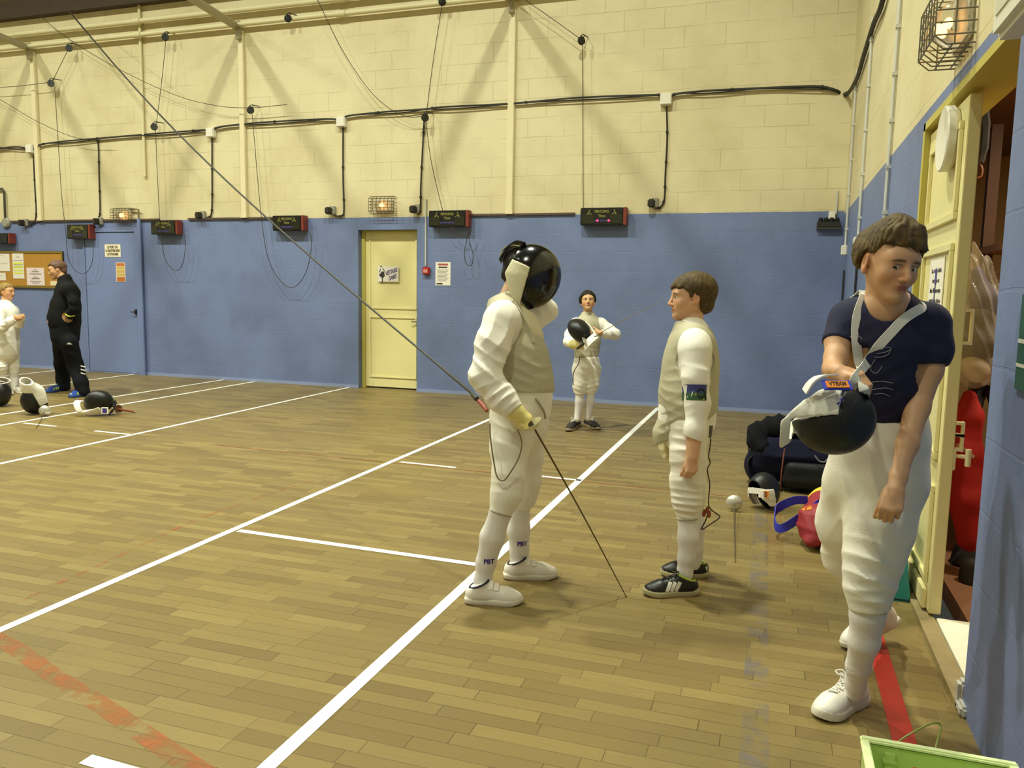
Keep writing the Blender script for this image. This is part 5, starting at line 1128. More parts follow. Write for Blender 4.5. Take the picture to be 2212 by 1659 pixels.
    pa = decal('arm_patch', None, pc+pv*.018, pu, pv, None, mat('patch_blue', (58, 66, 130), .6), t, .002, bv, (.098, .040, 10, 5), label='blue and green printed arm patch')
    decal('green_field', None, pc-pv*.019, pu, pv, None, mat('patch_green', (44, 84, 44), .6), pa, .002, bv, (.098, .034, 10, 4))
    ringp = ([(.022+.024*r_*math.cos(a), -.004+.024*r_*math.sin(a)) for a in np.linspace(0, 2*math.pi, 20, endpoint=False) for r_ in (1, .62)], [(2*i, (2*i+2) % 40, (2*i+3) % 40, 2*i+1) for i in range(20)])
    decal('ring_print', None, pc, pu, pv, [ringp, [(.036, -.03), (.046, -.03), (.046, .0), (.036, .0)]], mat('patch_dark', (16, 26, 30), .6), pa, .0035, bv)
    decal('white_print', None, pc, pu, pv, [[(-.046, -.012), (-.04, -.012), (-.018, .006), (-.022, .009)], [(-.046, .002), (-.012, .008), (-.012, .011), (-.046, .006)], [(-.024, -.016), (-.020, -.016), (-.014, .004), (-.018, .004)]], mat('patch_white', (220, 218, 210), .6), pa, .0035, bv)
    decal('lime_print', None, pc, pu, pv, [[(-.012, -.012), (.004, -.012), (-.002, .002)], [(.026, -.034), (.036, -.034), (.036, -.016)]], mat('patch_lime', (140, 160, 50), .6), pa, .0035, bv)
    allb = bvh_of([c for c in t.children if c.name.split('.')[0] == 'breeches'])
    decal('hip_patch', None, W(1475, 938, 3.95), R, U, None, mat('patch_violet', (52, 34, 130), .6), t, .002, allb, (.026, .062, 3, 6), label='violet patch on the hip')
    decal('hip_patch', None, W(1526, 930, 3.95), R, U+R*.35, None, mat('patch_olive', (74, 66, 44), .6), t, .002, allb, (.03, .06, 3, 6), label='dark patch at the back of the hip')
    wr = mat('wire_dark', (58, 44, 26), .5)
    mb = MB(); mb.tube(smoothpath([W(1529, 905, 3.90), W(1533, 930, 3.88), W(1535, 955, 3.88), W(1531, 985, 3.88), W(1534, 1000, 3.88), W(1528, 1015, 3.88), W(1533, 1045, 3.88), W(1531, 1075, 3.88), W(1532, 1095, 3.88), W(1545, 1108, 3.88), W(1555, 1117, 3.88), W(1535, 1132, 3.88), W(1515, 1144, 3.88), W(1524, 1125, 3.88), W(1530, 1108, 3.88)], 5), .0032, 6); wi = obj('body_wire', mb, wr, t, smooth=True)
    for q, (x, y) in enumerate(((1522, 1108), (1529, 1101), (1533, 1110))):
        mb = MB(); mb.tube([W(x, y-7, 3.88), W(x-1, y, 3.88), W(x-2, y+8, 3.88)], [.006, .010, .007], 7); obj('plug_pin', mb, mat('plug_rust', (140, 70, 40), .5), wi, smooth=True)
boy_right()
# ---------------------------------------------------------------- boy walking in with a mask
def onto(bv, px, py, lift=.002):
    r = ray(px, py); h = bv.ray_cast(Vector(CAM), Vector(nrm(r)), 20); return np.array(h[0])-nrm(r)*lift if h[0] is not None else None
def over(bv, P, n, lift=.002):
    h = bv.ray_cast(Vector(P+n*.25), Vector(-n), .5); return np.array(h[0])+n*lift if h[0] is not None else P
tnavy = mat('tshirt_navy', (24, 24, 58), .85, bump=.1, bscale=200)
def dep(px, py): return float((fl(px, py)-CAM)@F)
def walker():
    loc = (fl(1815, 1550)+fl(1840, 1400))/2
    t = person('tall boy in navy T-shirt, white braces and baggy white breeches carrying a mask', loc)
    torso = [(1917, 676, 2.56, 52), (1910, 716, 2.58, 82), (1904, 770, 2.60, 84), (1908, 830, 2.62, 80), (1914, 890, 2.65, 78)]
    armn = [(2006, 704, 2.58, 40), (2012, 752, 2.57, 36), (2002, 800, 2.56, 33), (1980, 882, 2.53, 27), (1960, 960, 2.47, 23), (1941, 1030, 2.42, 17.5), (1934, 1058, 2.40, 16.5)]
    armf = [(1832, 692, 2.60, 34), (1812, 735, 2.57, 30), (1806, 775, 2.53, 25), (1800, 797, 2.50, 22), (1803, 801, 2.46, 18), (1812, 802, 2.43, 15)]
    hips = [(1915, 875, 2.66, 76), (1902, 950, 2.67, 89), (1893, 1015, 2.69, 95)]
    legn = [(1915, 1050, 2.66, 80), (1899, 1145, 2.63, 65), (1886, 1213, 2.61, 53), (1877, 1268, 2.60, 43), (1876, 1316, 2.60, 37)]
    legf = [(1842, 1050, 2.76, 64), (1826, 1130, 2.84, 54), (1830, 1200, 2.94, 46), (1862, 1262, 3.08, 34), (1890, 1300, 3.18, 26)]
    skn = [(1880, 1265, 2.60, 36), (1874, 1325, 2.61, 35), (1866, 1385, 2.64, 31), (1854, 1440, 2.70, 24), (1848, 1475, 2.75, 20), (1846, 1496, 2.77, 18)]
    skf = [(1868, 1268, 3.08, 27), (1892, 1303, 3.19, 25), (1912, 1330, 3.27, 21), (1918, 1340, 3.30, 18)]
    hd = Head(W(1924, 568, 2.49), -F*.95+R*.16-U*.30, U+R*.10, .238)
    body = chain(torso, .05, F, 1.2, scale=.88)+chain(hips, .05, F, 1.2, scale=.72)
    for c, s in ((armn, .93), (armf, .94)): body += chain(c, .02, scale=s)
    for c, s in ((legn, .62), (legf, .66), (skn, .86), (skf, .86)): body += chain(c, .012, scale=s)
    body += [Cone(W(1845, 690, 2.59), W(1995, 694, 2.57), .045, .045, .05), Cone(W(1908, 660, 2.54), W(1850, 690, 2.58), .050, .035, .05), Cone(W(1918, 660, 2.54), W(1995, 692, 2.57), .050, .035, .05)]
    body += hd.prims((W(1912, 684, 2.57), .060), lidz=-.034)
    wn = W(1936, 1050, 2.405); body += hand(wn, W(1926, 1092, 2.385)-wn, R*.35+F*.75-U*.1, nrm(-R-F*.4), .92, curl=(52, 80, 50), thumb=(.85, .22, .42), k=.007)
    wf = W(1806, 802, 2.45); body += hand(wf, W(1846, 810, 2.40)-wf, -U*.9+R*.2, nrm(-F), .92, curl=(34, 50, 35), thumb=(.8, .3, .4))
    b = sobj('body', body, .0036, skin, t, color=hd.paint((206, 158, 118), (166, 96, 84), (84, 66, 44)))
    hd.eyes(b, (50, 38, 28), (.6, -.45))
    hd.hair(t, hm_light, [(-.7, -.06), (-.42, -.14), (-.2, -.12), (-.15, .02), (-.10, .10), (.0, .10), (.05, .04), (.09, .12), (.14, .24), (.3, .25), (.5, .25)], top=.15, tuft=.040, seed=8, sides=.028, back=-.01, fringe=[((.12, .16, .42), (.05, .30, .31), .11, .06), ((-.10, .16, .42), (-.12, .29, .30), .11, .06), ((-.2, .10, .36), (-.24, .22, .22), .09, .05), ((.22, .08, .38), (.24, .2, .24), .09, .05)])
    Ts = chain(torso, .05, F, 1.16, grow=.006)+chain(armn[:3], .03, grow=.008)+chain(armf[:2], .03, grow=.008)+[Cone(W(1845, 693, 2.59), W(1995, 698, 2.57), .058, .058, .05)]
    Ts += [cutl(W(2006, 792, 2.56), W(2002, 800, 2.56)-W(2012, 752, 2.57)+R*.02, .10), cutl(W(1806, 742, 2.56), W(1806, 775, 2.53)-W(1832, 692, 2.60), .10), half(W(1914, 912, 2.65), -U),
           Cone(W(1914, 636, 2.54), W(1912, 668, 2.52), .062, .058, .012, True)]
    ts = sobj('tshirt', Ts, .0045, tnavy, t, folds([(W(1960, 800, 2.5), U+R*.5, .06, .005, .12), (W(1900, 850, 2.5), U-R*.4, .06, .004, .12), (W(2010, 750, 2.5), U+R*.3, .05, .004, .07), (W(1840, 740, 2.5), U-R*.6, .05, .004, .08)], .0012, 16, 21), .012)
    bq = chain(hips, .05, F, 1.12, grow=.006)+chain(legn, .05, grow=.002)+chain(legf, .05)
    bq += [half(W(1914, 884, 2.62), U+R*.02), cutl(W(1876, 1318, 2.60), -U, .12), cutl(W(1890, 1301, 3.18), W(1890, 1300, 3.18)-W(1862, 1262, 3.08), .09)]
    br = sobj('breeches', bq, .0048, wbree, t, folds([(W(1890, 1235, 2.5), U+R*.3, .06, .008, .14), (W(1880, 1290, 2.5), U, .035, .006, .06), (W(1850, 1060, 2.6), R+U*.3, .09, .005, .2), (W(1940, 1080, 2.6), R-U*.25, .09, .006, .22), (W(1830, 1220, 2.85), U-R*.3, .06, .007, .12)], .0016, 12, 23), .02, label='baggy cream white fencing breeches')
    hem_ring('hem_band', t, W(1876, 1316, 2.60), U, 37.5*2.60/FOC, mat('hem_cream', (200, 190, 150), .7), .004)
    S1 = sobj('sock', chain(skn, .02), .0045, sockm, t, folds([(W(1847, 1478, 2.66), U, .02, .002, .05)], .0005, 30), .006); sobj('sock', chain(skf, .02), .0045, sockm, t)
    lace = mat('lace_white', (224, 220, 212), .7)
    o, P, sf, fr = shoe(t, fl(1862, 1512), fl(1765, 1556), .108, .104, m_up=shoew, m_sole=solew, m_lace=lace, m_lin=mat('lining_grey', (196, 192, 190), .7), laces=6, cell=.0038, solet=.030)
    mb = MB(); p = sf(.36, .012)+V(0, 0, .016); mb.box(p, (.026, .010, .004), (fr[1], fr[0], fr[2]), bev=.001); obj('tongue_mark', mb, mat('tongue_green', (44, 66, 60), .6), o)
    hl = W(1938, 1326, 3.36); te = fl(1822, 1402); o2, P2, _, _ = shoe(t, hl-V(0, 0, .03), te, .098, .09, up=V(0, 0, 1), m_up=shoew, m_sole=solew, m_lace=lace, laces=4, cell=.0045, solet=.026)
    bt = bvh_of([ts]); bb_ = bvh_of([ts, br, b])
    brc = mat('brace_white', (232, 228, 216), .7)
    for pts in ([(1866, 640), (1855, 672), (1850, 700), (1850, 740), (1856, 790), (1864, 830), (1871, 860), (1880, 888)], [(1992, 664), (1972, 676), (1950, 692), (1925, 718), (1898, 748), (1872, 785), (1852, 812), (1838, 840)]):
        Q = [onto(bb_, x, y, .003) for x, y in pts]; Q = [q for q in Q if q is not None]
        top = Q[0]; Q = [top+F*.16-U*.10, top+F*.09-U*.01, top+F*.03+U*.008]+Q
        Q = smoothpath(Q, 5); sd = [np.cross(nrm(Q[min(i+1, len(Q)-1)]-Q[max(i-1, 0)]), -F) for i in range(len(Q))]
        mb = MB(); mb.strip(Q, sd, .030, .003); obj('brace', mb, brc, t, smooth=True)
    # faded print on the chest
    polys = MB(); pr = mat('print_white', (150, 150, 156), .8); mb = MB()
    for ln in ([(1836, 728), (1848, 724), (1862, 732), (1850, 742), (1838, 738)], [(1880, 756), (1905, 750), (1925, 752), (1915, 760), (1895, 764)], [(1872, 768), (1898, 772), (1918, 766), (1924, 756)], [(1838, 756), (1846, 764), (1842, 780)], [(1890, 776), (1880, 798), (1894, 806), (1906, 790)], [(1880, 826), (1906, 824), (1930, 828)], [(1884, 842), (1912, 838), (1928, 842)], [(1888, 852), (1906, 850), (1922, 856)], [(1890, 866), (1912, 866)], [(1842, 796), (1850, 806), (1846, 815)]):
        Q = [onto(bt, x, y, .0012) for x, y in ln]; Q = [q for q in Q if q is not None]
        if len(Q) > 2: mb.tube(smoothpath(Q, 3), .0011, 5)
    obj('chest_print', mb, pr, ts)
walker()
def mask_thing(label, o, f, u, rest=None, **kw):
    t = thing('fencing_mask', label, 'mask', o, None); W_, fr = mask_parts(t, o, f, u, **kw)
    if rest is not None:
        z = min((wloc(c)[2]+min(v.co.z for v in c.data.vertices)) for c in t.children); t.location.z += rest-z
        dz = rest-z; return t, (lambda x, y, z_: W_(x, y, z_)+V(0, 0, dz)), fr
    return t, W_, fr
def plate_(name, par, W_, fr, x, y, z, n, w, h, m, ux=None, th=.004):
    """small rectangle facing n at mask point x,y,z"""
    n = nrm(n); u = nrm(ux-n*(ux@n)); v = np.cross(n, u); mb = MB(); mb.box(W_(x, y, z), (w, h, th), (u, v, n), bev=.0012); return obj(name, mb, m, par), u, v, n
inkd = mat('label_ink', (60, 30, 16), .7)
# the mask carried by the walking boy, opening upwards
f_ = nrm(-U*.96-F*.10-R*.16); u_ = nrm(R*.86-F*.42-U*.16)
o_ = W(1800, 902, 2.36)
t, W_, fr = mask_thing('black mesh mask with blue and orange strap carried by the boy in navy', o_, f_, u_, sc=.75, bib=bibw, trim=mat('mask_rim_dark', (26, 26, 26), .5), strap=strapb, back=.30, cell=.0044, bibz=-.185)
n_ = nrm(-F*.8+U*.7); p = W(1808, 832, 2.265); mb = MB(); uu = nrm(R-n_*(R@n_)); vv = np.cross(n_, uu); mb.box(p, (.082, .036, .005), (uu, vv, n_), bev=.0015); ob = obj('label_band', mb, strapb, t)
mb = MB(); mb.box(p+n_*.004, (.064, .026, .003), (uu, vv, n_), bev=.001); ol = obj('orange_label', mb, labo, ob)
mb = MB(); letters(mb, 'VTEXM', .020, p+n_*.0062, uu, vv, bold=.0008, wid=.05); obj('label_print', mb, inkd, ol, fix=False)
mb = MB(); mb.strip(smoothpath([W(1738, 846, 2.32), W(1752, 826, 2.31), W(1772, 813, 2.30), W(1800, 810, 2.31)], 5), nrm(F), .05, .005); obj('white_padding', mb, strapw, t, smooth=True)

# ---------------------------------------------------------------- boy far back facing us
def back_boy():
    loc = (fl(1245, 925)+fl(1276, 925))/2
    t = person('dark haired boy in white fencing kit by the far wall, holding mask and foil', loc)
    d = 8.45
    torso = [(1270, 684, d, 13), (1270, 704, d, 23), (1269, 735, d, 25), (1267, 775, d, 25)]
    a1 = [(1243, 700, d, 12), (1231, 722, 8.42, 11), (1228, 738, 8.36, 10.5), (1243, 745, 8.24, 9), (1252, 746, 8.18, 7.5)]
    a2 = [(1299, 700, d, 12), (1316, 712, 8.42, 11.5), (1329, 722, 8.36, 11), (1312, 722, 8.24, 9.5), (1298, 719, 8.18, 7.5)]
    hips = [(1267, 772, d, 26), (1266, 792, d, 28)]
    l1 = [(1254, 800, d, 18), (1253, 835, 8.43, 15.5), (1253, 850, 8.43, 12)]; l2 = [(1281, 800, d, 17), (1278, 832, d, 14), (1276, 849, d, 11)]
    s1 = [(1253, 840, 8.43, 9.5), (1252, 868, 8.43, 9.5), (1247, 905, 8.42, 7)]; s2 = [(1276, 840, d, 9.5), (1274, 868, d, 9.5), (1270, 903, d, 7)]
    hd = Head(W(1270, 651, 8.43), -F*.98+U*.14-R*.06, U+F*.14, .222)
    body = chain(torso, .05, F, 1.3, scale=.85)+chain(hips, .05, F, 1.3, scale=.8)
    for c, s in ((a1, .76), (a2, .76), (l1, .6), (l2, .6), (s1, .7), (s2, .7)): body += chain(c, .015, scale=s)
    body += hd.prims((W(1270, 684, d), .055))
    w1 = W(1250, 746, 8.19); H1 = hand(w1, R-U*.05-F*.1, U*.3+F*.8, nrm(U), .95, curl=(50, 70, 45)); body += H1
    w2 = W(1299, 719, 8.185); body += hand(w2, -R-U*.05, F, U, .9, curl=(25, 40, 30))
    b = sobj('body', body, .006, skin, t, color=hd.paint((206, 160, 116), (160, 96, 78), (36, 28, 24)))
    hd.eyes(b, (40, 30, 24))
    hd.hair(t, hm_dark, [(-.7, -.30), (-.4, -.36), (-.15, -.28), (-.11, -.10), (-.02, -.06), (.03, -.10), (.08, .05), (.14, .20), (.3, .22), (.5, .22)], top=.11, tuft=.022, seed=12, sides=.055, cell=.006, fringe=[((.1, .2, .36), (.08, .31, .25), .10, .05), ((-.1, .2, .36), (-.1, .31, .25), .10, .05)])
    J = chain(torso, .05, F, 1.25)+chain(a1, .03)+chain(a2, .03)+[Cone(W(1246, 700, d), W(1296, 700, d), .058, .058, .05)]+[half(W(1267, 784, d), -U), cutl(W(1251, 746, 8.19), W(1252, 746, 8.18)-W(1243, 745, 8.24), .08), cutl(W(1299, 719, 8.19), W(1298, 719, 8.18)-W(1312, 722, 8.24), .08)]
    sobj('jacket', J, .0075, wjack, t, folds([(W(1325, 715, 8.3), U+R*.4, .06, .008, .12), (W(1232, 730, 8.3), U-R*.4, .06, .008, .12)], .0015, 18, 31), .015)
    Lm = chain(torso, .05, F, 1.22, grow=.008)+[Cone(W(1251, 700, d), W(1291, 700, d), .062, .062, .05), Cone(W(1270, 690, d), W(1270, 674, d), .062, .056, .03)]+[half(W(1270, 674, d), U), Fn(lambda P: -((P-W(1266, 789, 8.3))@nrm(-U*.8+R*.6)), sub=True), Fn(lambda P: -((P-W(1266, 789, 8.3))@nrm(-U*.8-R*.6)), sub=True)]
    sobj('electric_vest', Lm, .0075, lamem, t, folds([(W(1268, 750, 8.3), U, .06, .003, .15)], .001, 20, 33), .012, label='silvery grey metallic vest pointed at the bottom')
    Bq = chain(hips, .05, F, 1.2, grow=.004)+chain(l1, .035)+chain(l2, .035)+[half(W(1267, 772, d), U), cutl(W(1253, 852, 8.43), -U, .1), cutl(W(1276, 851, d), -U, .1)]
    sobj('breeches', Bq, .0075, wbree, t, folds([(W(1253, 842, 8.35), U+R*.4, .045, .010, .10), (W(1278, 838, 8.4), U-R*.3, .045, .008, .10), (W(1262, 800, 8.4), U+R*.8, .06, .007, .14)], .002, 16, 35), .02)
    sobj('sock', chain(s1, .02), .006, sockm, t); sobj('sock', chain(s2, .02), .006, sockm, t)
    ca = mat('canvas_dark', (46, 40, 38), .8); lw = mat('lace_white', (224, 220, 212), .7); sd = mat('sole_tan', (150, 130, 96), .6)
    for h_, q_ in (((1249, 918), (1226, 933)), ((1264, 917), (1293, 930))): shoe(t, fl(*h_), fl(*q_), .10, .085, m_up=ca, m_sole=sd, m_lace=lw, laces=4, cell=.006, solet=.022)
    sobj('glove', [p for p in hand(w1, R-U*.05-F*.1, U*.3+F*.8, nrm(U), .98, curl=(50, 70, 45), grow=.006, k=.012)]+[Cone(W(1236, 744, 8.24), W(1252, 746, 8.185), .046, .040, .02)], .006, glovem, t, label='yellow fencing glove under the mask')
    mb = MB(); mb.tube(smoothpath([W(1252, 772, 8.3), W(1250, 785, 8.3), W(1241, 800, 8.3), W(1238, 815, 8.3), W(1238, 832, 8.32)], 5), .005, 6); obj('body_wire', mb, mat('wire_dark', (58, 44, 26), .5), t, smooth=True)
back_boy()
mask_thing('black mask with white bib held by the dark haired boy at the back', W(1253, 714, 8.09), -F*.86-R*.38-U*.06, -R*.75+U*.62, sc=.92, cell=.006, strap=None, tongue=False, bibz=-.24)
foil('foil', 'foil held across the chest of the dark haired boy at the back', W(1247, 753, 8.07), W(1267, 738, 7.94), W(1420, 656, 7.75), .02, gm=mat('guard_steel', (196, 192, 178), .25, metal=.75), gr=.06)

# ---------------------------------------------------------------- coach
def coach():
    loc = (fl(125, 845)+fl(172, 855))/2; d = 10.35
    t = person('man in black jacket and dark trousers, blue trainers, hands behind his back', loc)
    torso = [(141, 606, d, 13), (146, 632, d, 21), (142, 662, d, 26), (139, 688, d, 28), (140, 703, d, 28)]
    an = [(151, 627, 10.16, 11.5), (159, 652, 10.13, 10.5), (160, 668, 10.14, 9.5), (153, 680, 10.2, 9), (147, 683, 10.22, 7)]
    af = [(146, 627, 10.54, 11.5), (158, 655, 10.56, 10.5), (160, 668, 10.52, 9), (160, 678, 10.4, 8), (156, 681, 10.32, 7)]
    hips = [(140, 705, d, 29), (141, 728, d, 27)]
    da, db = dep(128, 844), dep(176, 856); l1 = [(133, 740, 10.46, 18), (134, 785, da-.05, 15), (136, 818, da, 13), (137, 838, da, 14)]; l2 = [(150, 740, 10.26, 18), (163, 790, db+.05, 16), (175, 826, db, 13.5), (179, 848, db, 14.5)]; print('coach', da, db)
    hd = Head(W(122, 583, d), -R*.82-U*.30-F*.42, U*.95-R*.30, .238)
    body = chain(torso, .05, F, .85, scale=.85)+chain(hips, .05, F, .85, scale=.85)
    for c, s in ((an, .75), (af, .75), (l1[:3], .55), (l2[:3], .55)): body += chain(c, .012, scale=s)
    body += hd.prims((W(138, 608, d), .062), fat=1.08)
    wn = W(149, 683, 10.21); body += hand(wn, -R*.9-U*.2+F*.3, -F*.2-R*.2+U*.2, nrm(U), .98, curl=(30, 40, 30)); wf = W(157, 681, 10.33); body += hand(wf, -R*.3-U*.3-F*.9, R, U, .98, curl=(30, 40, 30))
    b = sobj('body', body, .0075, skin, t, color=hd.paint((196, 148, 106), (150, 96, 76), (70, 52, 42)))
    hd.eyes(b, (50, 40, 30))
    hd.hair(t, hm_grey, [(-.7, -.25), (-.42, -.33), (-.2, -.25), (-.15, .0), (.0, .05), (.06, .0), (.10, .2), (.2, .30), (.45, .30)], top=.03, tuft=.014, seed=14, cell=.0065)
    jb = mat('jacket_black', (14, 15, 14), .85, spec=.2, bump=.1, bscale=120); tb = mat('trousers_black', (15, 17, 23), .85, spec=.2, bump=.1, bscale=120)
    J = chain(torso, .05, F, .82, grow=.006)+chain(an, .03, grow=.004)+chain(af, .03, grow=.004)+[Cone(W(149, 625, 10.16), W(146, 625, 10.54), .085, .085, .05), Cone(W(141, 612, d), W(139, 598, d), .080, .070, .03)]
    J += [half(W(139, 709, d), -U*1-R*.12), half(W(138, 597, d), U*.8-R*.5), cutl(W(149, 683, 10.21), W(147, 683, 10.22)-W(153, 680, 10.2), .08)]
    jk = sobj('jacket', J, .0085, jb, t, folds([(W(160, 655, 10.05), U+R*.3, .08, .006, .15), (W(125, 680, 10.3), U, .08, .006, .2)], .002, 14, 41), .015)
    Bq = chain(hips, .05, F, .84)+chain(l1, .04)+chain(l2, .04)+[half(W(140, 700, d), U), cutl(W(137, 841, da), -U, .14), cutl(W(179, 852, db), -U, .14)]
    tr = sobj('trousers', Bq, .0085, tb, t, folds([(W(150, 770, 10.2), U+R*.5, .09, .010, .25), (W(170, 820, 10.1), U, .06, .010, .15), (W(136, 815, 10.4), U, .06, .010, .15)], .002, 14, 43), .02)
    bj = bvh_of([jk]); bt_ = bvh_of([tr]); lim = mat('trim_lime', (190, 196, 70), .6); lo = mat('logo_white', (214, 214, 210), .7)
    mb = MB(); Q = [onto(bj, x, y, .004) for x, y in ((141, 675), (143, 680), (148, 683), (155, 683), (162, 681))]; Q = [q for q in Q if q is not None]; mb.tube(smoothpath(Q, 4), .009, 6); obj('cuff_trim', mb, lim, jk, smooth=True)
    decal('hem_tab', None, W(119, 697, d), R, U, None, mat('tab_rose', (206, 150, 140), .7), jk, .003, bj, (.04, .035, 2, 2))
    decal('thigh_logo', None, W(138, 741, d-.3), R, U, [[(-.025, -.012), (.03, -.012), (.012, .012), (-.008, .010)]], lo, tr, .006, bt_)
    decal('shin_stripes', None, W(180, 800, 10.1), R, U, [[(-.03, .05-.045*i), (.03, .035-.045*i), (.03, .050-.045*i), (-.03, .065-.045*i)] for i in range(3)], lo, tr, .006, bt_)
    sb_ = mat('shoe_blue', (36, 70, 160), .5, var=.15, vscale=40); sl_ = mat('sole_blue', (40, 66, 140), .5); ly = mat('lace_lime', (200, 214, 60), .5)
    for h_, q_ in (((147, 842), (98, 849)), ((193, 852), (150, 860))):
        o, P, sf, (f, s, up) = shoe(t, fl(*h_), fl(*q_), .115, .11, m_up=sb_, m_sole=sl_, m_lace=ly, laces=4, cell=.0075, solet=.028)
        bv = bvh_of([o]); sd = s if s@(-F) > 0 else -s; mb = MB()
        for i in range(3):
            pts = []
            for q in np.linspace(0, 1, 6):
                p = P(.52+i*.10+.06*(1-q), .032+.03*q); h2 = bv.ray_cast(Vector(p+sd*.1), Vector(-sd), .3); pts.append((np.array(h2[0]) if h2[0] is not None else p+sd*.05)+sd*.002)
            mb.strip(pts, f, .018, .003)
        obj('lime_stripe', mb, ly, o)
        obj('toe_cap', MB().lathe([(.001, .016), (.018, .013), (.03, .004), (.034, -.01)], P(.93, .026), nrm(f), 14), ly, o, smooth=True)
coach()
def far_boy():
    loc = (fl(5, 850)+fl(38, 850))/2; d = 10.45
    t = person('small fair haired boy in white at the left edge facing the man in black', loc)
    torso = [(11, 654, d, 11), (14, 676, d, 21), (13, 712, d, 23), (14, 742, d, 25)]
    a1 = [(-2, 674, 10.3, 12), (-4, 698, 10.22, 11), (4, 708, 10.15, 10), (22, 695, 10.12, 8.5), (33, 688, 10.12, 7)]
    a2 = [(28, 672, 10.58, 11), (38, 695, 10.55, 9), (42, 700, 10.4, 8), (44, 690, 10.25, 7.5), (43, 686, 10.2, 6.5)]
    hips = [(13, 745, d, 26), (13, 760, d, 25)]
    da, db = dep(8, 851), dep(36, 849); l1 = [(0, 765, 10.45, 16), (3, 792, da-.05, 12.5), (4, 806, da, 10)]; l2 = [(26, 765, 10.55, 15), (29, 792, db, 12), (30, 804, db, 10)]
    s1 = [(4, 798, da, 8.5), (4, 820, da, 9), (7, 843, da, 6.5)]; s2 = [(30, 796, db, 8.5), (30, 820, db, 9), (32, 841, db, 6.5)]
    hd = Head(W(16, 630, d), R*.97-F*.12-U*.05, U, .222)
    body = chain(torso, .05, F, 1.0, scale=.85)+chain(hips, .05, F, 1.0, scale=.8)
    for c, s in ((a1, .78), (a2, .78), (l1, .6), (l2, .6), (s1, .7), (s2, .7)): body += chain(c, .015, scale=s)
    body += hd.prims((W(12, 654, d), .055))
    body += hand(W(33, 688, 10.12), R*.9+U*.3+F*.1, F, U, .9, curl=(44, 64, 40), thumb=(.9, .2, .35))+hand(W(43, 687, 10.2), -U*.1-F*.7+R*.2, -R, U, .9, curl=(44, 64, 40), thumb=(.9, .2, .35))
    b = sobj('body', body, .0072, skin, t, color=hd.paint((214, 160, 116), (176, 104, 84), (100, 74, 46)))
    hd.eyes(b, (60, 56, 50))
    hd.hair(t, hm_fair, [(-.7, -.20), (-.4, -.28), (-.2, -.22), (-.15, .0), (.0, .08), (.08, .06), (.10, .18), (.2, .25), (.45, .25)], top=.05, tuft=.014, seed=17, cell=.0065)
    J = chain(torso, .05, F, .98, grow=.004)+chain(a1, .03, grow=.003)+chain(a2, .03, grow=.003)+[Cone(W(2, 674, 10.34), W(26, 672, 10.55), .07, .07, .05), Cone(W(11, 660, d), W(13, 650, d), .066, .060, .03)]
    J += [half(W(14, 752, d), -U), half(W(13, 649, d), U), cutl(W(33, 688, 10.12), W(33, 688, 10.12)-W(22, 695, 10.12), .07), cutl(W(43, 687, 10.2), W(43, 686, 10.2)-W(46, 700, 10.4), .06)]
    sobj('jacket', J, .008, wjack, t, folds([(W(5, 700, 10.1), U, .06, .008, .14), (W(20, 735, 10.3), U, .07, .006, .2)], .0015, 16, 51), .015)
    Bq = chain(hips, .05, F, 1.0)+chain(l1, .012)+chain(l2, .012)+[half(W(13, 738, d), U), cutl(W(4, 810, da), -U, .09), cutl(W(30, 808, db), -U, .09)]
    sobj('breeches', Bq, .008, wbree, t, folds([(W(3, 790, 10.3), U, .05, .010, .12), (W(28, 788, 10.4), U, .05, .010, .12)], .002, 14, 53), .02)
    sobj('sock', chain(s1, .02), .007, sockm, t); sobj('sock', chain(s2, .02), .007, sockm, t)
    for h_, q_ in (((2, 849), (26, 854)), ((27, 847), (61, 852))): shoe(t, fl(*h_), fl(*q_), .095, .085, m_up=shoew, m_sole=solew, m_lace=mat('lace_grey', (170, 160, 150), .7), laces=4, cell=.007, solet=.024)
far_boy()

# ---------------------------------------------------------------- masks and foils on the floor
t, W_, fr = mask_thing('black mask with white trim and orange label lying near the bags', W(1650, 1062, 5.45), R*.88+F*.44+U*.04, U*.97-R*.12, rest=.003, sc=.82, cell=.005, bib=mat('bib_bright', (226, 222, 210), .7), strap=strapw, tongue=False, bibz=-.12, back=.55, rimr=.010)
n_ = nrm(-F*.8-R*.6); mb = MB(); tu = nrm(R*.8-F*.6); tv = np.cross(n_, tu); p = W_(.080, -.070, -.01)+n_*.014; mb.box(p, (.075, .055, .006), (tu, tv, n_), bev=.002); o = obj('white_plate', mb, strapw, t)
mb = MB(); mb.box(p+tu*.010+n_*.004, (.048, .044, .004), (tu, tv, n_), bev=.001); o2 = obj('orange_label', mb, labo, o)
mb = MB()
for i in range(4): mb.box(p+tu*.010+n_*.0065+tv*(.015-.010*i), (.034-.006*(i % 2), .005, .001), (tu, tv, n_))
obj('label_print', mb, inkd, o2)
mb = MB(); mb.lathe([(.001, .002), (.007, .002), (.008, 0)], W_(.082, .082, -.01)+nrm(-F)*.004, nrm(-F), 10); obj('brass_snap', mb, mat('snap_yellow', (190, 190, 60), .4, metal=.3), t)
mask_thing('upturned mask with tall white bib on the floor at left', W(76, 868, 8.86), -R*.66-F*.66-U*.30, -U*.93-R*.30+F*.2, rest=.003, sc=1.0, cell=.0065, strap=None, tongue=False, bibz=-.26, full=True)
t, W_, fr = mask_thing('black mask resting on its white bib, a blue logo patch on it', W(214, 878, 8.84), -R*.42-F*.45+U*.62, R*.80+U*.45-F*.1, rest=.003, sc=1.0, cell=.0065, strap=None, tongue=True, trim=mat('mask_rim_dark2', (30, 30, 30), .5), bibz=-.20)
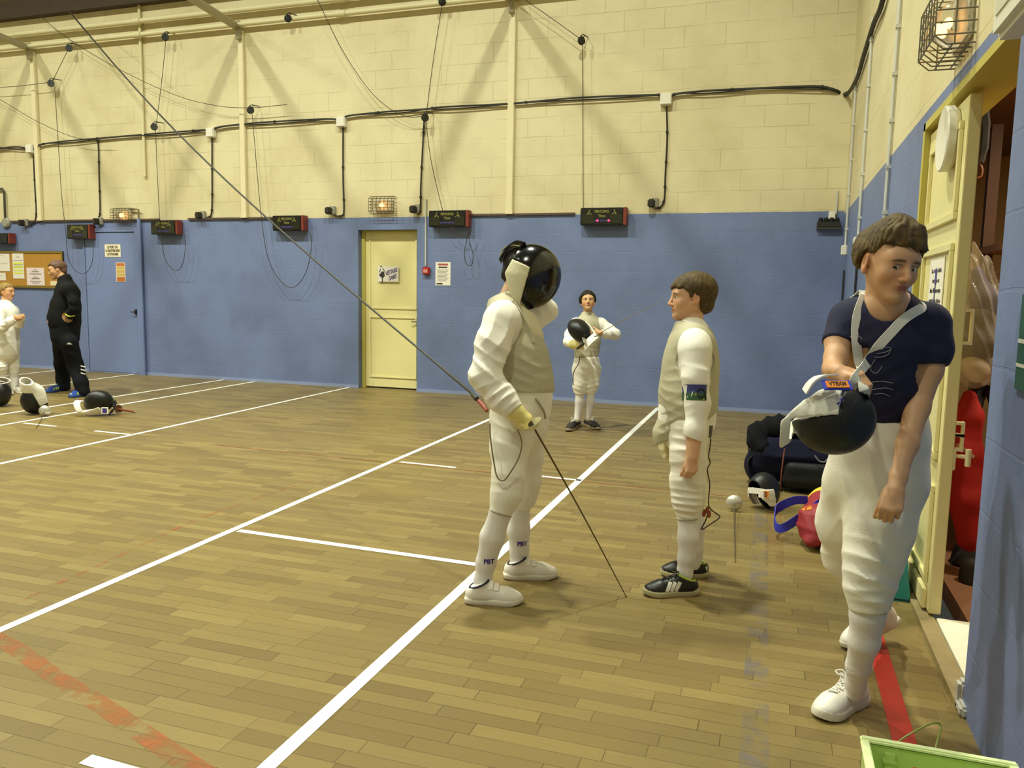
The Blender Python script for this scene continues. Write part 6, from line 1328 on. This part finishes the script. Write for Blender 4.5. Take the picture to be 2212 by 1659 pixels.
mb = MB(); p = W(226, 887, 8.70); mb.box(p, (.05, .05, .006), (R, U, -F), bev=.002); o = obj('patch_white', MB().box(p+F*.004, (.075, .075, .006), (R, U, -F), bev=.002), bibw, t); obj('logo_patch', mb, mat('patch_violet2', (58, 44, 120), .6), o)
mask_thing('mask half cut by the left picture edge with white bib up', W(2, 864, 9.4), R*.55-F*.72-U*.35, -U*.92+R*.10, rest=.003, sc=1.0, cell=.0065, strap=None, tongue=False, bibz=-.16, full=True)
def floor_foil(label, g, tip, gl=.16, **kw):
    g = V(*g); tip = V(*tip); d_ = nrm(tip-g); return foil('foil', label, g-d_*gl-V(0, 0, .028), g, tip, -.012, bendv=V(0, 0, 1), **kw)
gp = fl(1585, 1106); floor_foil('foil lying on the floor pointing towards us by the masked-off blue line', (gp[0], gp[1], .057), (*fl(1588, 1214)[:2], .004), gm=mat('guard_white', (206, 202, 190), .3, metal=.5), gr=.055)
gp = fl(97, 900); floor_foil('foil lying beside the upturned white bib mask', (gp[0], gp[1], .062), (*fl(78, 926)[:2], .004), gm=mat('guard_white', (206, 202, 190), .3, metal=.5), gr=.06, blade_mat=mat('blade_dark', (60, 50, 40), .5))
g = fl(254, 894); e_ = fl(290, 893); t_ = fl(150, 885)
foil('foil', 'foil with red brown grip lying behind the black mask with blue logo', V(e_[0], e_[1], .018), V(g[0], g[1], .055), V(t_[0], t_[1]+.1, .004), 0, handle_mat=mat('grip_red', (130, 62, 40), .5), gm=mat('guard_brass', (150, 120, 84), .4, metal=.5), gr=.05)

# ---------------------------------------------------------------- bags
def prep_bag():
    nb = mat('bag_navy', (15, 15, 38), .85, bump=.2, bscale=50, spec=.2); bk = mat('bag_black', (14, 15, 14), .6, spec=.3, bump=.15, bscale=50); pipe = mat('bag_piping', (120, 60, 40), .6); stl = mat('strap_black', (20, 18, 18), .7)
    c = V(.25, 6.40, .21); t = thing('sports_bag', 'large navy wheeled sports bag with a black front pocket near the corner', 'bag', (c[0], c[1], 0))
    pr = [Ell(c, (.38, .22, .19), None, .05), Cone(c+V(-.26, 0, -.06), c+V(.26, 0, -.06), .17, .17, .05), Cone(c+V(-.25, -.10, .06), c+V(.25, -.10, .06), .11, .11, .08), Cone(c+V(-.25, .10, .06), c+V(.25, .10, .06), .11, .11, .08), half(V(0, 0, .035), -V(0, 0, 1))]
    bd = sobj('body', pr, .012, nb, t, folds([(c+V(-.1, -.2, .1), V(.4, 0, 1), .12, .012, .3)], .006, 9, 61), .03)
    pk = [Cone(c+V(-.08, -.21, -.12), c+V(.26, -.21, -.12), .065, .065, .05), Cone(c+V(-.08, -.21, -.03), c+V(.26, -.21, -.03), .055, .055, .05), half(V(0, 0, .04), -V(0, 0, 1))]
    sobj('front_pocket', pk, .01, bk, t, folds([], .003, 14, 62), .01, label='black padded front pocket')
    for x in (-.17, .24):
        mb = MB(); mb.lathe([(.020, -.02), (.036, -.018), (.036, .018), (.020, .02)], (c[0]+x, c[1]-.20, .037), (1, 0, 0), 16); obj('wheel', mb, bk, t, smooth=True)
    mb = MB(); mb.tube(smoothpath([c+V(-.14, -.235, .12), c+V(-.15, -.27, .0), c+V(-.155, -.265, -.12), c+V(-.15, -.22, -.2)], 5), .006, 6); obj('piping', mb, pipe, t, smooth=True)
    mb = MB(); mb.strip(smoothpath([c+V(-.32, -.12, .08), c+V(-.40, -.14, -.02), c+V(-.38, -.17, -.14), c+V(-.30, -.18, -.20)], 5), V(0, 1, 0), .045, .006); obj('carry_strap', mb, stl, t, smooth=True)
    mb = MB(); mb.tube(smoothpath([c+V(.07, -.262, .09), c+V(.10, -.27, .055), c+V(.14, -.27, .05), c+V(.17, -.262, .09)], 5), .005, 6); obj('zip_pull', mb, mat('zip_grey', (150, 150, 150), .4, metal=.5), t, smooth=True)
    mb = MB(); mb.strip(smoothpath([c+V(.02, -.20, .17), c+V(.06, -.20, .25), c+V(.12, -.18, .24), c+V(.16, -.18, .17)], 5), V(0, 1, 0), .03, .005); obj('grab_handle', mb, stl, t, smooth=True)
    j = [Cone(c+V(-.34, -.05, .20), c+V(-.08, -.06, .24), .085, .075, .05), Cone(c+V(-.12, -.06, .25), c+V(.0, -.03, .33), .07, .05, .05), Cone(c+V(-.33, -.10, .14), c+V(-.30, -.14, .10), .085, .07, .05), Ell(c+V(-.2, -.02, .27), (.14, .1, .07), None, .04)]
    jt = thing('folded_jacket', 'crumpled black jacket lying on top of the large navy bag', 'jacket', c+V(-.15, -.05, .2))
    sobj('cloth', j, .009, mat('cloth_black', (13, 13, 18), .9, spec=.2, bump=.1, bscale=70), jt, folds([(c+V(-.2, -.1, .25), V(1, 0, .5), .08, .016, .25)], .007, 14, 63), .03)
    mb = MB(); p = c+V(-.03, -.12, .345); mb.box(p, (.08, .05, .012), None, bev=.004); obj('white_label', mb, strapw, jt)
    mb = MB(); p = c+V(-.06, -.148, .235); mb.prism([(-.03, -.01), (.03, -.006), (.01, .014), (0, .004), (-.01, .012)], p, (1, 0, 0), (0, -.2, 1), (0, -.004, 0)); obj('logo', mb, mat('logo_white', (214, 214, 210), .7), jt)
    # back holdall, peeping out at the left behind it
    t = thing('sports_bag', 'dark holdall standing just behind the navy wheeled bag', 'bag', (.02, 6.95, 0)); c2 = V(.10, 6.90, .18)
    sobj('body', [Cone(c2+V(-.12, 0, 0), c2+V(.34, 0, .02), .15, .15, .04), half(V(0, 0, .004), -V(0, 0, 1))], .012, mat('bag_dark', (26, 24, 30), .7), t, folds([], .008, 10, 64), .02)
    mb = MB(); mb.strip(smoothpath([c2+V(-.16, -.1, .1), c2+V(-.10, -.2, .0), c2+V(-.14, -.26, -.12), c2+V(-.02, -.30, -.172)], 5), V(.3, 1, 0), .04, .006); obj('shoulder_strap', mb, stl, t, smooth=True)
    # red holdall
    rd = mat('bag_red', (146, 34, 44), .6, bump=.15, bscale=60); yw = mat('bag_yellow', (222, 200, 40), .6); bs = mat('bag_blue', (40, 44, 170), .6)
    a, b = V(.30, 4.86, .125), V(.37, 5.34, .135); ax = nrm(b-a); t = thing('sports_bag', 'red and yellow holdall with blue straps on the floor beside the boy in navy', 'bag', (*((a+b)/2)[:2], 0))
    fl0 = half(V(0, 0, .004), -V(0, 0, 1))
    sobj('body', [Cone(a, b-ax*.09, .12, .125, .02), Cone(a-ax*.10-V(.02, 0, .06), a, .05, .11, .05), half(b-ax*.09, ax), fl0], .008, rd, t, folds([(a, V(0, 0, 1), .08, .010, .2), (a-ax*.05, V(1, 0, 1), .07, .012, .2)], .004, 16, 65), .02)
    sobj('yellow_end', [Cone(b-ax*.12, b, .130, .120, .02), half(b-ax*.09, -ax), fl0], .008, yw, t, None, .01)
    side = nrm(np.cross(ax, V(0, 0, 1)))
    mb = MB(); mb.strip(smoothpath([b-ax*.28-side*.09+V(0, 0, .09), b-ax*.30-side*.17+V(0, 0, .08), a+ax*.16-side*.26+V(0, 0, .02), a+ax*.04-side*.25-V(0, 0, .04), a-ax*.02-side*.20-V(0, 0, .04), a+ax*.0-side*.11+V(0, 0, .03), a+ax*.06+side*.0+V(0, 0, .125)], 6), V(0, 0, 1), .05, .006); obj('carry_strap', mb, bs, t, smooth=True)
    mb = MB(); mb.strip(smoothpath([a+ax*.04-side*.125+V(0, 0, .0), a+ax*.03-side*.10+V(0, 0, .075), a+ax*.03+V(0, 0, .127), a+ax*.03+side*.10+V(0, 0, .07)], 5), ax, .012, .005); obj('piping', mb, bs, t, smooth=True)
    rb = [c for c in t.children if c.name.startswith('body')][0]
    decal('orange_print', [rb], a-ax*.03-side*.07+V(0, 0, .10), side, V(0, 0, 1)+ax*.9, [[(-.04, -.012), (-.01, -.016), (-.006, .012), (-.03, .016)], [(.0, -.016), (.03, -.014), (.026, .014), (.004, .012)], [(-.036, .022), (.02, .020), (.02, .030), (-.03, .032)]], mat('print_orange', (226, 130, 30), .6), rb, .003)
        # teal carrier bag
    tl = mat('bag_teal', (44, 140, 140), .3, var=.1, vscale=8, bump=.25, bscale=14); t = thing('carrier_bag', 'shiny teal carrier bag standing against the yellow door leaf', 'bag', (.55, 4.24, 0))
    mb = MB(); lo = [(.43, 4.10), (.675, 4.10), (.675, 4.40), (.43, 4.40)]; hi = [(.47, 4.15), (.655, 4.13), (.655, 4.33), (.47, 4.33)]; vs = []
    for z, k in ((.0, 0), (.03, 0), (.15, .35), (.28, .75), (.38, 1)):
        for (x0, y0), (x1, y1) in zip(lo, hi): vs.append((x0+(x1-x0)*k+.006*math.sin(z*40+x0*9), y0+(y1-y0)*k+.006*math.cos(z*33+y0*7), z+.002))
    mb.add(vs, [(i*4+j, i*4+(j+1) % 4, (i+1)*4+(j+1) % 4, (i+1)*4+j) for i in range(4) for j in range(4)]+[(3, 2, 1, 0)]); obj('body', mb, tl, t)
    for y in (4.15, 4.32):
        mb = MB(); mb.strip(smoothpath([(.51, y, .36), (.52, y, .44), (.57, y, .47), (.61, y, .44), (.62, y, .36)], 5), V(0, 1, 0), .018, .003); obj('bag_handle', mb, mat('handle_teal', (90, 180, 176), .4), t, smooth=True)
    mb = MB(); mb.bb((.425, 4.095, 0), (.68, 4.405, .014)); obj('base', mb, mat('bag_teal_dark', (18, 50, 60), .5), t)
    # lime crate
    lm = mat('crate_lime', (190, 212, 122), .4); lr = mat('crate_rim', (236, 246, 186), .4)
    x0, x1, y0, y1, H = .285, .65, 1.68, 2.262, .25; t = thing('crate', 'lime green plastic crate at the lower corner of the picture', 'crate', ((x0+x1)/2, (y0+y1)/2, 0))
    mb = MB(); th = .012; mb.bb((x0+.02, y0+.02, .004), (x1-.02, y1-.02, .018))
    for lo, hi in (((x0, y0, 0), (x0+th, y1, H)), ((x1-th, y0, 0), (x1, y1, H)), ((x0, y0, 0), (x1, y0+th, H))): mb.bb(lo, hi, bev=.003)
    xa, xb, za, zb = (x0+x1)/2-.055, (x0+x1)/2+.055, H-.085, H-.05
    for lo, hi in (((x0, y1-th, 0), (x1, y1, za)), ((x0, y1-th, zb), (x1, y1, H)), ((x0, y1-th, za), (xa, y1, zb)), ((xb, y1-th, za), (x1, y1, zb))): mb.bb(lo, hi)
    for x in (x0+.055, x1-.075): mb.bb((x, y1-th-.012, .02), (x+.028, y1-th+.002, H-.02), bev=.002); mb.bb((x-.003, y1-th-.016, H-.045), (x+.031, y1-th+.002, H-.037), bev=.001)
    obj('tub', mb, lm, t)
    mb = MB(); r = .016; mb.bb((x0-.006, y1-r, H-.006), (x1+.006, y1+.006, H+.008), bev=.004); mb.bb((x0-.0065, y0+r, H-.0065), (x0+r, y1-r, H+.0075), bev=.003); mb.bb((x1-r, y0+r, H-.0065), (x1+.0065, y1-r, H+.0075), bev=.003); mb.bb((x0-.006, y0-.006, H-.006), (x1+.006, y0+r, H+.008), bev=.004); obj('rim', mb, lr, t)
    mb = MB(); mb.tube(smoothpath([V(.37, y1+.02, H-.03), W(1944, 1600, 2.22), W(1985, 1575, 2.24), W(2014, 1562, 2.26), W(2030, 1564, 2.27), W(2032, 1578, 2.26), W(2022, 1612, 2.22), V(.47, y1+.02, H-.06)], 5), .0028, 6); obj('wire_handle', mb, mat('wire_green', (150, 160, 80), .4), t, smooth=True)
    mb = MB(); mb.tube(smoothpath([V(x0+.002, 2.10, .22), W(1868, 1640, 2.1), W(1868, 1650, 2.08), V(x0+.002, 2.05, .16)], 5), .003, 6); obj('wire_handle', mb, mat('wire_green', (150, 160, 80), .4), t, smooth=True)
prep_bag()

# ---------------------------------------------------------------- seen through the side doorway
def store():
    rd = mat('cloth_red', (170, 24, 22), .8, bump=.1, bscale=60); bk = mat('cloth_dark', (24, 20, 20), .8, bump=.15, bscale=50)
    t = thing('hanging_coat', 'red coat with a pale stripe hanging inside the store doorway', 'coat', W(2092, 1000, 4.25))
    co_ = sobj('cloth', chain([(2094, 858, 4.25, 14), (2092, 900, 4.25, 26), (2086, 980, 4.25, 30), (2090, 1080, 4.24, 32), (2096, 1165, 4.22, 26)], .04, R, .9), .008, rd, t, folds([(W(2088, 1000, 4.1), R, .09, .012, .4)], .003, 12, 71), .02)
    bv = bvh_of([co_]); Q = [onto(bv, x, y, .003) for x, y in ((2066, 960), (2080, 970), (2094, 980), (2104, 988))]; Q = [q for q in Q if q is not None]
    mb = MB(); mb.strip(Q, U, .018, .003); obj('stripe', mb, mat('stripe_grey', (180, 160, 150), .7), co_)
    mb = MB(); mb.tube([W(2094, 848, 4.25), W(2094, 800, 4.3), W(2100, 770, 4.4)], .006, 6); obj('hanger_hook', mb, steel, t)
    t = thing('dark_bundle', 'dark clothing heaped under the red coat in the store', 'clothes', (*W(2085, 1290, 4.3)[:2], 0))
    sobj('cloth', chain([(2086, 1190, 4.4, 26), (2082, 1260, 4.35, 34), (2084, 1320, 4.32, 34)], .05)+[half(V(0, 0, .004), -V(0, 0, 1))], .01, bk, t, folds([], .012, 14, 72), .03)
    # clear plastic sack with something dark in it
    pl = mat('clear_plastic', (220, 212, 204), .12, alpha=.26, spec=.8); t = thing('plastic_sack', 'clear plastic sack of dark things hanging in the store doorway', 'sack', W(2112, 700, 4.15))
    ch = [(2104, 528, 4.15, 7), (2110, 570, 4.15, 24), (2118, 650, 4.15, 42), (2116, 740, 4.15, 46), (2108, 800, 4.15, 38), (2104, 815, 4.15, 24)]
    sobj('sack', chain(ch, .03), .007, pl, t, folds([(W(2112, 600, 4.1), R+U*.3, .05, .018, .35)], .004, 16, 73), .02)
    sobj('contents', chain([(2116, 690, 4.16, 30), (2116, 745, 4.16, 34), (2108, 775, 4.16, 24)], .03), .01, mat('contents_dark', (44, 42, 26), .8), t, folds([], .01, 16, 74), .02)
    sobj('contents', chain([(2112, 590, 4.16, 14), (2122, 640, 4.16, 26), (2124, 668, 4.16, 24)], .03), .01, mat('contents_slate', (76, 80, 112), .8), t, folds([], .008, 16, 76), .02)
    sobj('contents', chain([(2104, 792, 4.16, 27), (2110, 802, 4.16, 26)], .03), .01, mat('contents_pale', (190, 176, 156), .7), t, None, .01)
    # black strap with hook
    mb = MB(); P = smoothpath([W(2140, 212, 4.1), W(2124, 240, 4.1), W(2126, 280, 4.1), W(2122, 330, 4.1), W(2116, 352, 4.1)], 5); mb.tube(P, [.006]*5+[.03]*5+[.026]*5+[.02]*6, 7); o = obj('strap_roll', mb, bk, smooth=True); tag(o, 'bunched black strap hanging high inside the store doorway', 'strap')
    mb = MB(); mb.tube(smoothpath([W(2116, 350, 4.1), W(2122, 365, 4.1), W(2120, 380, 4.1), W(2112, 384, 4.1)], 4), .004, 6); obj('hook', mb, mat('hook_rust', (140, 66, 40), .5), o)
    # timber rack
    wd_ = mat('rack_wood', (176, 120, 66), .6, var=.15, vscale=9); dk = mat('rack_dark', (74, 46, 26), .7, var=.2, vscale=9)
    t = thing('timber_rack', 'timber rack with a diagonal brace at the back of the store', 'rack', (1.45, 5.2, 0))
    for x, y in ((1.2, 5.0), (1.9, 5.0), (1.2, 5.6), (1.9, 5.6)): obj('upright', MB().bb((x-.03, y-.03, 0), (x+.03, y+.03, 2.5)), dk, t)
    for z in (.5, 1.1, 1.75): obj('shelf', MB().bb((1.16, 4.96, z-.02), (1.94, 5.64, z+.02)), wd_, t)
    a, b = V(1.2, 4.95, .5), V(1.9, 4.95, 1.75); d_ = nrm(b-a); obj('brace', MB().box((a+b)/2, (np.linalg.norm(b-a), .03, .07), (d_, V(0, 1, 0), np.cross(d_, V(0, 1, 0)))), wd_, t)
    # black tyre-like hoop leaning
    c = W(2130, 940, 4.5); mb = MB(); mb.tube([c+R*.10*math.cos(q)+U*.26*math.sin(q)+F*.06*math.cos(q) for q in np.linspace(0, 2*math.pi, 28, endpoint=False)], .028, 8, closed=True); o = obj('hoop', mb, black, smooth=True); tag(o, 'black rubber hoop hanging beside the red coat', 'hoop')
    for i, (x, y, r_) in enumerate(((2118, 1210, 20), (2120, 1270, 26))): pass
    t = thing('kit_bag', 'dark speckled kit bag on the floor of the store', 'bag', (*W(2100, 1300, 4.15)[:2], 0))
    sobj('body', chain([(2098, 1225, 4.12, 18), (2096, 1290, 4.1, 24)], .05)+[half(V(0, 0, .003), -V(0, 0, 1))], .009, mat('bag_speckle', (34, 34, 30), .7, var=.5, vscale=60), t, folds([], .006, 18, 75), .02)
store()
